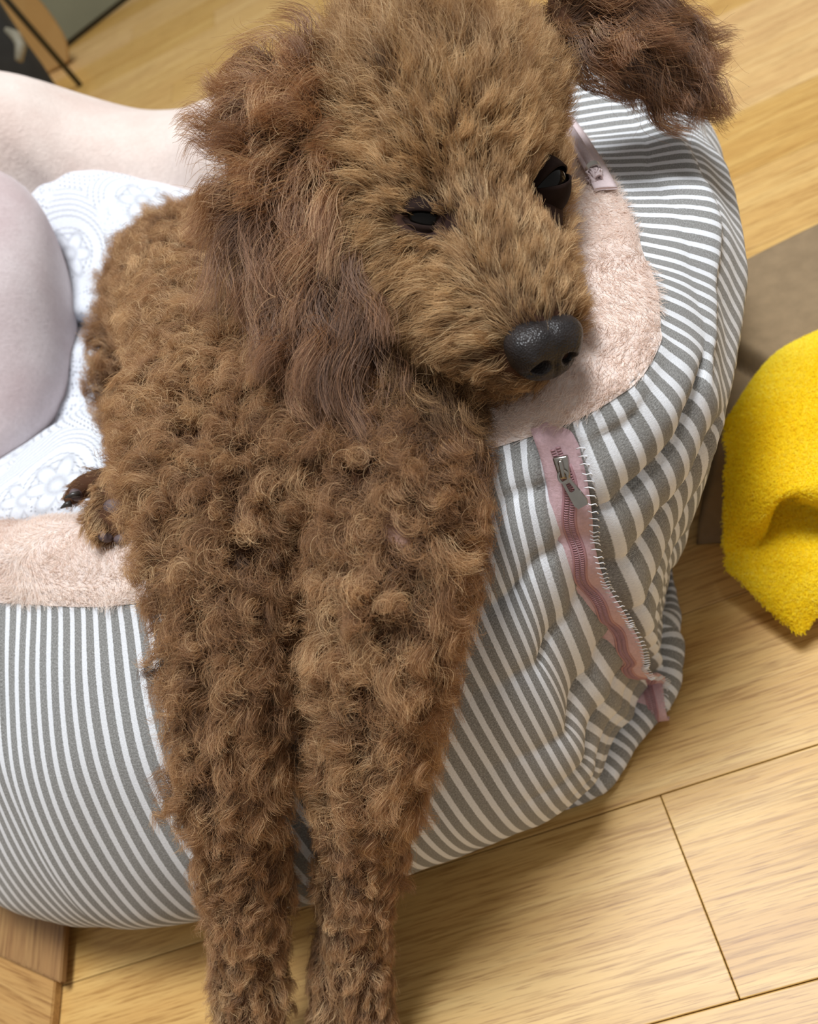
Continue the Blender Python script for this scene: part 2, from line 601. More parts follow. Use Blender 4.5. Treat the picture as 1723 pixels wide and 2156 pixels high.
# ------------------------------------------------------------------ zip, hem and other parts of the bed
TAPE = mat_plain('zip_tape_pink', srgb(208, 176, 181), 0.85, 0.10, 700, 0.3, 0, 0.2)
COIL = mat_plain('zip_coil_mauve', srgb(178, 134, 140), 0.5, 0.08, 300)
PALE = mat_plain('zip_tape_pale', srgb(216, 198, 198), 0.8, 0.06, 700, 0.3, 0, 0.2)
METAL = mat_plain('zip_metal', srgb(176, 172, 165), 0.28, 0.08, 200, 0, 1.0)
WHITE = mat_plain('white_thread', srgb(232, 232, 234), 0.8)
ZU = 3.75
HEM_R = 0.0105


def hem_pt(u):
    i = int((u % NS)*NU/NS) % NU
    p = Gw[i, -1].copy()
    o = np.array([No[i, 0], No[i, 1], 0])
    r = HEM_R*float(np.clip((u-2.1)/.7, 0.05, 1)*np.clip((6.6-u)/.9, 0.05, 1))
    return p+o*0.004+np.array([0, 0, r+.0005-p[2]]), r, o


def ribbon(path, side, nrm, half, name, mat, parent, n_across=6, crown=0.0, thick=0.0008):
    P, S, N = (np.asarray(a) for a in (path, side, nrm))
    V, F = [], []
    xs = np.linspace(-1, 1, n_across)
    for k in range(len(P)):
        for x in xs:
            V.append(P[k]+S[k]*half*x+N[k]*(thick+crown*(1-x*x)))
        for x in xs[::-1]:
            V.append(P[k]+S[k]*half*x)
    m = 2*n_across
    for k in range(len(P)-1):
        for j in range(m):
            F.append((k*m+j, k*m+(j+1) % m, (k+1)*m+(j+1) % m, (k+1)*m+j))
    F.append(tuple(range(m)))
    F.append(tuple(range((len(P)-1)*m, len(P)*m))[::-1])
    return adopt(mesh_obj(name, V, F, mat), parent)


# hem roll on the floor, front right
hp = [hem_pt(u) for u in np.linspace(2.1, 6.6, 150)]
hv, hf = tube([p[0] for p in hp], [p[1] for p in hp], 16)
hl = np.concatenate([[0], np.cumsum(np.linalg.norm(np.diff([p[0] for p in hp], axis=0), axis=1))])
huv = [(hl[i]*1.0, k*0.004) for i in range(len(hp)) for k in range(16)]
adopt(mesh_obj('hem_roll', hv, hf, STRIPE, None, True, huv), bed)

# zip up the wall and over the hem
zp, zs, zn = [], [], []
for v in np.linspace(0.02, 0.90, 130):
    u = ZU+0.035*math.sin(v*17)+0.05*(v-.5)
    zp.append(wall_pt(u, v, 0.0012))
h0, hr, ho = hem_pt(ZU+.02)
for a in np.linspace(105, -55, 22):
    a = math.radians(a)
    zp.append(h0+ho*(hr+.001)*math.cos(a)+np.array([0, 0, 1])*(hr+.001)*math.sin(a))
zp.insert(0, wall_pt(ZU-.06, 0.0, -.002)+np.array([0, 0, .002]))
zp = np.array(zp)
for _ in range(3):
    zp[1:-1] = (zp[:-2]+2*zp[1:-1]+zp[2:])/4
zt = np.gradient(zp, axis=0)
zt /= np.linalg.norm(zt, axis=1, keepdims=True)
iu = int(ZU*NU/NS)
side0 = np.array([Tu[iu, 0], Tu[iu, 1], 0])
zn = np.cross(side0, zt)
zn /= np.linalg.norm(zn, axis=1, keepdims=True)
if zn[40] @ np.array([No[iu, 0], No[iu, 1], 0.3]) < 0:
    zn = -zn
zs = np.cross(zt, zn)
zip_tape = ribbon(zp, zs, zn, 0.0078, 'zip_tape', TAPE, bed, 8, 0.0006)
# the coil: two rows of small teeth, joined as one part (far too small to pick out singly)
cm = Mesh()
ln = np.concatenate([[0], np.cumsum(np.linalg.norm(np.diff(zp, axis=0), axis=1))])
tot = ln[-1]
for q in np.arange(0.010, tot-.001, 0.00105):
    P = np.array([np.interp(q, ln, zp[:, k]) for k in range(3)])
    S = np.array([np.interp(q, ln, zs[:, k]) for k in range(3)])
    N = np.array([np.interp(q, ln, zn[:, k]) for k in range(3)])
    T = np.array([np.interp(q, ln, zt[:, k]) for k in range(3)])
    wv_ = 0.0011*math.sin(q*190)
    for sgn in (-1, 1):
        c0 = P+S*(wv_+sgn*0.0011)+N*0.0016+T*(0.0005 if sgn > 0 else 0)
        V = [c0+S*dx*.00095+T*dy*.00036+N*dz*.0006 for dx, dy, dz in ((-1, -1, 0), (1, -1, 0), (1, 1, 0), (-1, 1, 0), (-.6, -.6, 1), (.6, -.6, 1), (.6, .6, 1), (-.6, .6, 1))]
        cm.add(V, [(0, 1, 5, 4), (1, 2, 6, 5), (2, 3, 7, 6), (3, 0, 4, 7), (4, 5, 6, 7)])
co = cm.obj('zip_coil', COIL, bed)
co['kind'] = 'stuff'
for sgn in (-1, 1):                                         # cords that carry the coil
    pth = [zp[k]+zs[k]*(sgn*.0024+0.0011*math.sin(ln[k]*190))+zn[k]*.0014 for k in range(10, len(zp))]
    V, F = tube(pth, .00062, 6)
    adopt(mesh_obj('zip_cord', V, F, COIL), bed)
# frayed white overlock stitches along the right edge
st = Mesh()
for q in np.arange(0.012, tot*.93, 0.0030):
    P = np.array([np.interp(q, ln, zp[:, k]) for k in range(3)])
    S = np.array([np.interp(q, ln, zs[:, k]) for k in range(3)])
    N = np.array([np.interp(q, ln, zn[:, k]) for k in range(3)])
    T = np.array([np.interp(q, ln, zt[:, k]) for k in range(3)])
    sg = 1.0 if (S @ side0) > 0 else -1.0
    e = P+S*sg*.0082+N*.0022
    a = random.uniform(-.0006, .0006)
    V, F = tube([e-S*sg*(.0012+abs(a)), e+N*.0007+T*a, e+S*sg*.0016+T*.0004, e+S*sg*.0022-N*.0004+T*.0016], .00024, 5)
    st.add(V, F)
so = st.obj('overlock_stitching', WHITE, bed)
so['kind'] = 'stuff'

# slider with its pull tab
k = 10
o_, T, N, S = zp[k], zt[k], zn[k], zs[k]


def loc(x, y, z):
    return o_+S*x+T*y+N*z


def local_box(lo, hi, bev, taper=None):
    V, F = box_vf(lo, hi, bev)
    if taper:
        V = [(x*(1+taper*(y-lo[1])/(hi[1]-lo[1])), y, z) for x, y, z in V]
    return [loc(*p) for p in V], F


sm_ = Mesh()
sm_.add(*local_box((-.0030, -.004, .001), (.0030, .005, .0036), .0008, -0.25))
sm_.add(*local_box((-.0009, -.003, .0034), (.0009, .004, .0056), .0006))
slider = sm_.obj('zip_slider', METAL, bed)
pm = Mesh()
V, F = tube([loc(.0018*math.cos(a)*1.0, .003+.0024*math.sin(a)+.0006, .0048) for a in np.linspace(0, 2*math.pi, 20)], .00055, 6, False)
pm.add(V, F)
# tapered frame of the tab with its window
ta_ = math.radians(20)*(1 if S @ side0 > 0 else -1)*-1
ct_, st_ = math.cos(ta_), math.sin(ta_)
turn = lambda q: (q[0]*ct_-(q[1]-.0035)*st_, .0035+q[0]*st_+(q[1]-.0035)*ct_)
outer = [(-.0019, .005), (.0019, .005), (.0029, .0155), (.0022, .0172), (-.0022, .0172), (-.0029, .0155)]
inner = [(-.0009, .0065), (.0009, .0065), (.0012, .0095), (.0008, .0102), (-.0008, .0102), (-.0012, .0095)]
V = [loc(*turn((x, y)), .0042) for x, y in outer+inner]+[loc(*turn((x*.93, y)), .0052) for x, y in outer+inner]
F = []
for i in range(6):
    j = (i+1) % 6
    F += [(12+i, 12+j, 18+j, 18+i), (j, i, 6+i, 6+j), (i, j, 12+j, 12+i), (6+j, 6+i, 18+i, 18+j)]
pm.add(V, F)
adopt(pm.obj('pull_tab', METAL, None, False), slider)

# pale tail of a second zip lying along the fleece edge at the right
tp = []
for u in np.linspace(8.35, 6.98, 60):
    i = (u % NS)*NU/NS
    i0 = int(i)
    b = Cu[i0]*(1-(i-i0))+Cu[(i0+1) % NU]*(i-i0)
    tp.append(b+np.array([No[i0, 0], No[i0, 1], 0])*(-.0045)+np.array([0, 0, .0060]))
tp = np.array(tp)
tt_ = np.gradient(tp, axis=0)
tt_ /= np.linalg.norm(tt_, axis=1, keepdims=True)
tn = np.array([[No[int((u % NS)*NU/NS), 0]*.35, No[int((u % NS)*NU/NS), 1]*.35, .93] for u in np.linspace(8.35, 6.98, 60)])
tsd = np.cross(tt_, tn)
tsd /= np.linalg.norm(tsd, axis=1, keepdims=True)
tail = ribbon(tp, tsd, tn, .0052, 'zip_tail', PALE, bed, 6, .0004, .001)
out_sgn = np.sign(tsd[30] @ np.array([1.0, 0, 0]))
cm = Mesh()
tl = np.concatenate([[0], np.cumsum(np.linalg.norm(np.diff(tp, axis=0), axis=1))])
tc_ = tp-tsd*out_sgn*.0020+tn*.0022
for q in np.arange(0, tl[-1]-.006, .0011):
    P = np.array([np.interp(q, tl, tc_[:, k]) for k in range(3)])
    S = np.array([np.interp(q, tl, tsd[:, k]) for k in range(3)])
    N = np.array([np.interp(q, tl, tn[:, k]) for k in range(3)])
    T = np.array([np.interp(q, tl, tt_[:, k]) for k in range(3)])
    pth = [P+S*.0018*math.cos(a)+N*.0018*math.sin(a)+T*.0003*math.cos(a) for a in np.linspace(-.3, math.pi+.3, 8)]
    cm.add(*tube(pth, .0005, 5, False))
cc = cm.obj('tail_coil', PALE, bed)
cc['kind'] = 'stuff'
V, F = tube([p-tsd[0]*out_sgn*0 for p in tc_[:-3]-tsd[:-3]*out_sgn*.0022-tn[:-3]*.0012], .0013, 8)
adopt(mesh_obj('tail_edge', V, F, PALE), bed)
P, S, N, T = tc_[-9], tsd[-9], tn[-9], tt_[-9]
clip_path = [P+S*.0030*math.cos(a)+N*.0030*math.sin(a) for a in np.linspace(-.6, math.pi+.6, 18)]
V, F = [], []
for p in clip_path:
    r_ = (p-P)/np.linalg.norm(p-P)
    for dy, dr in ((-.0019, 0), (.0019, 0), (.0019, .0006), (-.0019, .0006)):
        V.append(p+T*dy+r_*dr)
F = [(i*4+j, i*4+(j+1) % 4, i*4+4+(j+1) % 4, i*4+4+j) for i in range(17) for j in range(4)]+[(0, 1, 2, 3), (71, 70, 69, 68)]
adopt(mesh_obj('zip_end_clip', V, F, METAL, None, False), bed)
fr = Mesh()
for _ in range(60):
    a0 = tc_[-8]+S*random.uniform(-.002, .003)+N*random.uniform(-.002, .0015)
    d1 = T*random.uniform(.003, .0075)+S*random.uniform(-.002, .003)+N*random.uniform(-.0025, .001)
    d2 = d1*0.5+S*random.uniform(-.002, .002)+N*random.uniform(-.002, .002)
    fr.add(*tube([a0, a0+d2, a0+d1], [.0005, .0006, .0003], 5))
fo = fr.obj('frayed_tape_end', PALE, bed)
fo['kind'] = 'stuff'


# ------------------------------------------------------------------ things lying in the bed
def sheet(rows, nu=60, nv=60, back=(0, 0, 0), puff=0.0):
    "bicubic surface through a grid of world points; returns (nu,nv,3)"
    R_ = np.asarray(rows, float)
    A = catmull(R_, np.linspace(0, R_.shape[0]-1, nu))
    B = catmull(np.moveaxis(A, 1, 0), np.linspace(0, R_.shape[1]-1, nv))
    return np.moveaxis(B, 0, 1)


def closed_sheet(name, G, thick, mat, uv=None):
    "give a surface grid a back side at distance thick (rounded off at the border) so that it is a solid body"
    nu, nv = G.shape[:2]
    N = grid_normals(G)
    view = G.mean((0, 1))-np.array([0, 0, CAM_H])
    if np.sum(N.mean((0, 1))*view) > 0:
        N = -N
    x = np.linspace(-1, 1, nu)[:, None]
    y = np.linspace(-1, 1, nv)[None]
    w = np.clip((1-np.abs(x)**6)*(1-np.abs(y)**6), 0, 1)**.5
    Bk = G-N*(thick*w)[:, :, None]
    V = np.concatenate([G.reshape(-1, 3), Bk.reshape(-1, 3)])
    F = grid_faces(nu, nv)
    n0 = nu*nv
    F = [f for f in F]+[tuple(n0+i for i in f[::-1]) for f in F]
    rim = [(i, 0) for i in range(nu)]+[(nu-1, j) for j in range(1, nv)]+[(i, nv-1) for i in range(nu-2, -1, -1)]+[(0, j) for j in range(nv-2, 0, -1)]
    ids = [i*nv+j for i, j in rim]
    for a, b in zip(ids, ids[1:]+ids[:1]):
        F.append((b, a, n0+a, n0+b))
    if uv is None:
        uu = np.stack(np.meshgrid(np.linspace(0, 1, nu), np.linspace(0, 1, nv), indexing='ij'), -1).reshape(-1, 2)
    else:
        uu = uv.reshape(-1, 2)
    o = mesh_obj(name, V, F, mat, None, True, np.concatenate([uu, uu]))
    bm = bmesh.new()
    bm.from_mesh(o.data)
    bmesh.ops.recalc_face_normals(bm, faces=bm.faces[:])
    bm.to_mesh(o.data)
    bm.free()
    return o


def mat_lace():
    "white cotton printed with small grey dots, arcs of dots and dotted flower outlines"
    M = NT('lace_print')
    uv = M.n('ShaderNodeUVMap')
    nz = M.n('ShaderNodeTexNoise', Vector=uv.outputs[0], Scale=14.0, Detail=1.0)
    wv = M.n('ShaderNodeVectorMath', operation='SCALE', i0=nz.outputs['Color'])
    M.inp(wv, 'Scale', 0.03)
    co = M.n('ShaderNodeVectorMath', operation='ADD', i0=uv.outputs[0], i1=wv.outputs[0])
    dots = M.n('ShaderNodeTexVoronoi', Vector=co.outputs[0], Scale=340.0, Randomness=0.55)
    dm = M.ramp(dots.outputs['Distance'], [(0.20, (1, 1, 1, 1)), (0.32, (0, 0, 0, 1))])
    # big cells carry a flower each
    fl_ = M.n('ShaderNodeTexVoronoi', Vector=uv.outputs[0], Scale=14.0, Randomness=0.9)
    rel = M.n('ShaderNodeVectorMath', operation='SUBTRACT', i0=uv.outputs[0], i1=fl_.outputs['Position'])
    sc = M.n('ShaderNodeVectorMath', operation='SCALE', i0=fl_.outputs['Position'])
    M.inp(sc, 'Scale', 1.0)
    sp = M.n('ShaderNodeSeparateXYZ', Vector=rel.outputs[0])
    th = M.math('ARCTAN2', sp.outputs[1], sp.outputs[0])
    rr = M.math('SQRT', M.math('ADD', M.math('MULTIPLY', sp.outputs[0], sp.outputs[0]), M.math('MULTIPLY', sp.outputs[1], sp.outputs[1])))
    pet = M.math('ABSOLUTE', M.math('SINE', M.math('MULTIPLY', th, 3.0)))
    rad = M.math('MULTIPLY_ADD', pet, 0.011, 0.009)
    ed = M.math('SUBTRACT', rr, rad)
    inside = M.math('LESS_THAN', ed, 0.0)
    line = M.ramp(M.math('ABSOLUTE', ed), [(0.0007, (1, 1, 1, 1)), (0.0016, (0, 0, 0, 1))])
    core = M.ramp(M.math('ABSOLUTE', M.math('SUBTRACT', rr, 0.0055)), [(0.0006, (1, 1, 1, 1)), (0.0013, (0, 0, 0, 1))])
    # swirling rows of dots: rings about the same centres, kept outside the flowers
    rg = M.math('FRACT', M.math('MULTIPLY', rr, 200.0))
    rowm = M.ramp(M.math('ABSOLUTE', M.math('SUBTRACT', rg, 0.5)), [(0.12, (1, 1, 1, 1)), (0.2, (0, 0, 0, 1))])
    an = M.math('FRACT', M.math('MULTIPLY', M.math('MULTIPLY', th, rr), 230.0))
    anm = M.ramp(M.math('ABSOLUTE', M.math('SUBTRACT', an, 0.5)), [(0.2, (1, 1, 1, 1)), (0.3, (0, 0, 0, 1))])
    ringdots = M.math('MULTIPLY', rowm, anm)
    zone = M.ramp(M.n('ShaderNodeTexNoise', Vector=uv.outputs[0], Scale=9.0, Detail=1.0).outputs[0], [(0.48, (0, 0, 0, 1)), (0.5, (1, 1, 1, 1))])
    band = M.math('MULTIPLY', M.math('GREATER_THAN', rr, 0.023), M.math('LESS_THAN', rr, 0.030))
    field = M.mix(zone, dm, ringdots)
    field = M.mix(band, field, (0, 0, 0, 1))
    f2 = M.mix(inside, field, (0, 0, 0, 1))
    f3 = M.math('MAXIMUM', f2, M.math('MULTIPLY', M.math('MAXIMUM', line, core), 0.45))
    base = M.ramp(M.n('ShaderNodeTexNoise', Vector=uv.outputs[0], Scale=700.0, Detail=2.0).outputs[0], [(0.3, srgb(208, 212, 220)), (0.7, srgb(222, 226, 233))])
    col = M.mix(M.math('MULTIPLY', f3, 0.80), base, srgb(112, 112, 120))
    return M.set(Base_Color=col, Roughness=0.85, Specular_IOR_Level=0.15)


cu_x = (-70, 40, 130, 230, 330, 450, 620)
cu_rows = [
    [(x, y, d) for x, y, d in zip(cu_x, (380, 372, 352, 372, 388, 400, 420), (.665, .660, .660, .660, .655, .650, .640))],
    [(x, y, d) for x, y, d in zip((-60, 50, 140, 240, 340, 460, 620), (350, 338, 345, 358, 375, 390, 410), (.650, .640, .634, .632, .630, .630, .63))],
    [(x, y, d) for x, y, d in zip((-50, 66, 150, 240, 340, 460, 620), (430, 410, 400, 400, 410, 430, 450), (.640, .628, .610, .600, .600, .600, .60))],
    [(x, y, d) for x, y, d in zip((-40, 80, 160, 245, 340, 460, 620), (540, 530, 520, 520, 530, 540, 550), (.630, .615, .592, .582, .58, .58, .58))],
    [(x, y, d) for x, y, d in zip((-20, 90, 160, 245, 340, 460, 620), (650, 645, 645, 655, 660, 660, 660), (.630, .610, .584, .574, .57, .57, .57))],
    [(x, y, d) for x, y, d in zip((-20, 90, 155, 245, 340, 460, 620), (690, 685, 684, 704, 715, 710, 700), (.640, .620, .604, .592, .58, .57, .57))],
    [(x, y, d) for x, y, d in zip((-20, 90, 160, 245, 340, 460, 620), (740, 735, 735, 745, 750, 750, 750), (.630, .605, .576, .566, .56, .56, .56))],
    [(x, y, d) for x, y, d in zip((-40, 80, 160, 245, 340, 460, 620), (850, 845, 835, 830, 835, 840, 840), (.620, .595, .572, .562, .55, .55, .55))],
    [(x, y, d) for x, y, d in zip((-90, 50, 150, 245, 340, 460, 620), (1020, 935, 872, 862, 890, 900, 900), (.590, .575, .560, .555, .55, .55, .55))],
    [(x, y, d) for x, y, d in zip((-95, 42, 148, 246, 345, 460, 620), (1030, 938, 870, 866, 900, 910, 910), (.540, .530, .525, .520, .52, .52, .52))],
    [(x, y, d) for x, y, d in zip((-90, 50, 160, 250, 345, 460, 620), (1060, 985, 930, 930, 950, 950, 950), (.500, .495, .490, .490, .49, .49, .49))],
    [(x, y, d) for x, y, d in zip((-80, 50, 160, 250, 345, 460, 620), (1085, 1050, 1020, 1010, 1010, 1010, 1010), (.480, .474, .470, .470, .47, .47, .47))],
    [(x, y, d) for x, y, d in zip((-80, 50, 160, 250, 345, 460, 620), (1120, 1105, 1095, 1085, 1080, 1080, 1080), (.478, .470, .464, .464, .46, .46, .46))],
]
Gc = sheet([[at(*p) for p in r] for r in cu_rows], 150, 90)
Gc = Gc+grid_normals(Gc)*(0.0012*vnoise(np.linspace(0, 30, 150)[:, None], np.linspace(0, 12, 90)[None], 44))[:, :, None]
cuv = np.zeros((150, 90, 2))
cuv[:, :, 0] = np.concatenate([[0], np.cumsum(np.linalg.norm(np.diff(Gc[:, 30], axis=0), axis=1))])[:, None]
cuv[:, :, 1] = np.concatenate([[0], np.cumsum(np.linalg.norm(np.diff(Gc[60], axis=0), axis=1))])[None]
cush = closed_sheet('scatter_cushion', Gc, .035, mat_lace(), cuv)
tag(cush, 'white cushion printed with grey dotted lace flowers, lying inside the pet bed', 'cushion')

# plush pillow at the left end
pv, pf = [], []
nth, nph = 60, 40
c0 = at(-100, 685, .575)
ax, ay, az_ = vdir(1, 0), vdir(0, 1), vdir(0, 0, 1)
for i in range(nth):
    for j in range(nph):
        a, b = 2*np.pi*i/nth, np.pi*(j+.001)/(nph-1.0+.002)
        sx, sy, sz = math.cos(a)*math.sin(b), math.sin(a)*math.sin(b), -math.cos(b)
        q = (abs(sx)**2.5+abs(sy)**2.5+abs(sz)**2.5)**(-1/2.5)
        w = 1+0.02*math.sin(3*a+1)+0.015*math.sin(5*a+b*4)
        pv.append(c0+ax*sx*q*.080*w+ay*sy*q*.114*w+az_*sz*q*.052*w)
pf = grid_faces(nth, nph, True)
pl = mesh_obj('plush_pillow', pv, pf, PLUSH)
tag(pl, 'rounded mauve pink plush pillow at the left end inside the bed', 'pillow')

# ------------------------------------------------------------------ things on the floor
TERRY = mat_fleece('yellow_terry', srgb(232, 196, 12), srgb(246, 216, 24), 0.6, 0.2)
tw_rows = [
    [(1600, 900, .62), (1690, 800, .63), (1800, 720, .64), (1950, 680, .66)],
    [(1560, 870, .545), (1640, 762, .56), (1740, 705, .57), (1900, 640, .58)],
    [(1530, 895, .492), (1622, 772, .50), (1725, 712, .505), (1900, 640, .50)],
    [(1531, 960, .478), (1630, 890, .470), (1740, 850, .462), (1900, 800, .45)],
    [(1526, 1050, .474), (1610, 1010, .452), (1730, 990, .440), (1900, 960, .43)],
    [(1525, 1110, .478), (1604, 1085, .456), (1672, 1038, .440), (1900, 1090, .425)],
    [(1528, 1160, .484), (1600, 1132, .474), (1660, 1050, .470), (1900, 1150, .440)],
    [(1531, 1195, .488), (1580, 1192, .478), (1668, 1110, .468), (1900, 1170, .442)],
    [(1560, 1224, .483), (1618, 1226, .470), (1705, 1190, .456), (1900, 1215, .436)],
    [(1622, 1282, .473), (1665, 1285, .462), (1730, 1250, .452), (1900, 1270, .436)],
    [(1680, 1330, .463), (1698, 1328, .460), (1745, 1292, .455), (1900, 1320, .440)],
]
Gt = sheet([[at(*p) for p in r] for r in tw_rows], 110, 80)
Gt[:, :, 2] = np.maximum(Gt[:, :, 2], .003)
towel = closed_sheet('terry_towel', Gt, .008, TERRY)
towel_p = towel
tag(towel, 'bright yellow terry towel folded up on the floor beside the bed', 'towel')

SUEDE = mat_plain('taupe_suede', srgb(138, 118, 92), 0.95, 0.10, 90, 0.25, 0, 0.1)
# folded suede mat: corners on the floor, a deep fold between its two halves
ca, cb, cc_, cd = atz(1545, 560, .02), atz(1800, 420, .02), atz(1850, 1080, .02), atz(1462, 1120, .015)
n1, n2 = 90, 70
Gs = np.zeros((n1, n2, 3))
fa, fb = atz(1500, 722, .03)[:2], atz(1680, 835, .03)[:2]
fd = (fb-fa)/np.linalg.norm(fb-fa)
fnn = np.array([-fd[1], fd[0]])
for i in range(n1):
    for j in range(n2):
        s, q = i/(n1-1), j/(n2-1)
        p = (ca*(1-q)+cb*q)*(1-s)+(cd*(1-q)+cc_*q)*s
        dl = (p[:2]-fa) @ fnn
        e = min(s, 1-s, q, 1-q)
        z = .030*min(1, (e/.10))**.5+.002
        z += .004*math.exp(-((dl-.008)/.010)**2)-.016*math.exp(-(dl/.0042)**2)+(.006 if dl > 0 else 0)*min(1, e*8)*min(1, dl/.004 if dl > 0 else 0)
        z += .002*math.sin(8*s+3*q)*min(1, e*8)
        Gs[i, j] = (p[0], p[1], z)
Vs = Gs.reshape(-1, 3)
border = [(i, 0) for i in range(n1)]+[(n1-1, j) for j in range(1, n2)]+[(i, n2-1) for i in range(n1-2, -1, -1)]+[(0, j) for j in range(n2-2, 0, -1)]
Vl, Fl = list(Vs), grid_faces(n1, n2)
ids = [i*n2+j for i, j in border]
b0 = len(Vl)
for i in ids:
    Vl.append((Vs[i][0], Vs[i][1], 0.0006))
for k in range(len(ids)):
    k2 = (k+1) % len(ids)
    Fl.append((ids[k], ids[k2], b0+k2, b0+k))
Fl.append(tuple(range(b0, len(Vl))))
mat_ = mesh_obj('suede_mat', Vl, Fl, SUEDE)
bm = bmesh.new(); bm.from_mesh(mat_.data); bmesh.ops.recalc_face_normals(bm, faces=bm.faces[:]); bm.to_mesh(mat_.data); bm.free()
tag(mat_, 'taupe brown suede mat with a deep fold, lying behind the yellow towel', 'mat')

# low wooden step at the lower left: an overhanging top board over a front board
WOOD2 = mat_oak('step_oak_shaded', (0.50, 0.42, 0.33))  # darker tint paints the bed's shadow onto the upper board
hz = 0.014
p_r, p_b = atz(133, 1991, hz), atz(127, 2069, hz)
p_l = atz(0, 2012, hz)
step = empty('wooden_step', (p_b[0]-.05, p_b[1]+.02, 0), 'two stacked brown wooden boards on the floor at the lower left', 'boards')
right = (p_r-p_b)/np.linalg.norm(p_r-p_b)
lft = p_l-p_b
lft /= np.linalg.norm(lft)


def prism(corners, z0, z1, name, mat, parent, ang):
    bm = bmesh.new()
    vs = [bm.verts.new((c[0], c[1], z)) for z in (z0, z1) for c in corners]
    n = len(corners)
    bm.faces.new(vs[:n][::-1])
    bm.faces.new(vs[n:])
    for i in range(n):
        j = (i+1) % n
        bm.faces.new((vs[i], vs[j], vs[n+j], vs[n+i]))
    bmesh.ops.recalc_face_normals(bm, faces=bm.faces[:])
    bmesh.ops.bevel(bm, geom=bm.edges[:], offset=min(.0008, (z1-z0)*.2), segments=2, affect='EDGES')
    # mesh in a local frame turned by ang so that the grain runs along local x
    me = bpy.data.meshes.new(name)
    R = Matrix.Rotation(-ang, 4, 'Z')
    bmesh.ops.transform(bm, matrix=R, verts=bm.verts[:])
    bm.to_mesh(me)
    bm.free()
    me.materials.append(mat)
    o = bpy.data.objects.new(name, me)
    C.objects.link(o)
    o.parent = parent
    o.matrix_parent_inverse = Matrix.Translation(-parent.location)
    o.rotation_euler = (0, 0, ang)
    return o


ang_r = math.atan2(right[1], right[0])
prism([p_b, p_b+right*.085, p_b+right*.085+lft*.2, p_b+lft*.2], .0082, hz, 'upper_board', WOOD2, step, ang_r)
q_a, q_b = atz(116, 2066, .008), atz(104, 2190, .008)
dn = (q_b-q_a)/np.linalg.norm(q_b-q_a)
q0 = q_a-dn*.03
prism([q0, q0+lft*.2, q0+lft*.2+dn*.14, q0+dn*.14], 0.0004, .008, 'lower_board', mat_oak('step_oak_light', (0.72, 0.64, 0.55)), step, math.atan2(lft[1], lft[0]))

# ------------------------------------------------------------------ far things at the upper left
GREEN = mat_plain('grey_green_lacquer', srgb(120, 122, 102), 0.5, 0.06, 8)
DARKG = mat_plain('shadow_strip_paint', srgb(70, 66, 48), 0.7, 0.1, 10)
PALEG = mat_plain('pale_green_glow', srgb(190, 208, 160), 0.5, 0.05, 8)
b1, b2 = atz(145, 102, 0), atz(285, -8, 0)
bd = (b2-b1)/np.linalg.norm(b2-b1)
bn = np.array([-bd[1], bd[0], 0])
if bn[1] < 0:
    bn = -bn
cab = empty('low_cabinet', tuple(b1+bn*.2), 'grey green low cabinet over a painted dark shadow strip far behind the bed', 'cabinet')
rect = lambda o, l, d, ins=0.0: [b1+bd*(o+ins)+bn*ins, b1+bd*(o+l-ins)+bn*ins, b1+bd*(o+l-ins)+bn*(d-ins), b1+bd*(o+ins)+bn*(d-ins)]
prism(rect(-.02, 1.0, .4, .012), .0, .014, 'shadow_strip', DARKG, cab, 0)  # dark strip painting in the shadow line at the cabinet's foot
prism(rect(-.02, 1.0, .4), .014, .13, 'lower_panel', GREEN, cab, 0)
prism(rect(-.02, 1.0, .4, .006), 0.133, .20, 'upper_panel', GREEN, cab, 0)
prism(rect(-.02, 1.0, .4, .0), .203, .40, 'glow_panel', PALEG, cab, 0)  # paler colour paints in the green glow high on the cabinet

TAN = mat_plain('tan_card', srgb(196, 164, 110), 0.8, 0.05, 12)
BLACK = mat_plain('black_cloth', srgb(30, 32, 32), 0.75, 0.25, 40, 0.3)
RODM = mat_plain('dark_metal', srgb(42, 40, 30), 0.5)
# tan board with a rounded corner, standing behind the bed
bc = [(20, -40), (60, -28), (96, 14), (118, 44), (134, 70), (143, 92), (147, 128), (40, 190), (-20, 216), (-20, -40)]
tb_f = [at(x, y, 1.76+.13*y/120) for x, y in bc]
tb_b = [p+vdir(-.35, -.35, .85)*.06 for p in tb_f]
nb = len(bc)
board = mesh_obj('tan_board', tb_f+tb_b, [tuple(range(nb)), tuple(range(nb, 2*nb))[::-1]]+[(i, i+nb, (i+1) % nb+nb, (i+1) % nb) for i in range(nb)], TAN, None, False)
bm = bmesh.new(); bm.from_mesh(board.data); bmesh.ops.recalc_face_normals(bm, faces=bm.faces[:]); bmesh.ops.bevel(bm, geom=bm.edges[:], offset=.004, segments=2, affect='EDGES'); bm.to_mesh(board.data); bm.free()
tag(board, 'tan board with a rounded corner standing behind the black bag', 'board')
bag = empty('black_bag', tuple(atz(10, 90, 0)*[.55, .62, 0]), 'black cloth bag with a curved side, behind the bed at upper left', 'bag')
bv_, bf_ = [], []
c1 = at(-134, 60, 1.36)
for i in range(40):
    for j in range(24):
        a, b = 2*np.pi*i/40, np.pi*(j+.001)/23.002
        sx, sy, sz = math.cos(a)*math.sin(b), math.sin(a)*math.sin(b), -math.cos(b)
        q = (abs(sx)**3+abs(sy)**3+abs(sz)**3)**(-1/3)
        w = 1+.03*math.sin(4*a+b*3)
        bv_.append(c1+np.array([sx*q*.112*w, sz*q*.07*w, sy*q*.2*w])+np.array([0, 0, .2-c1[2]]))
adopt(mesh_obj('bag_body', bv_, grid_faces(40, 24, True), BLACK), bag)
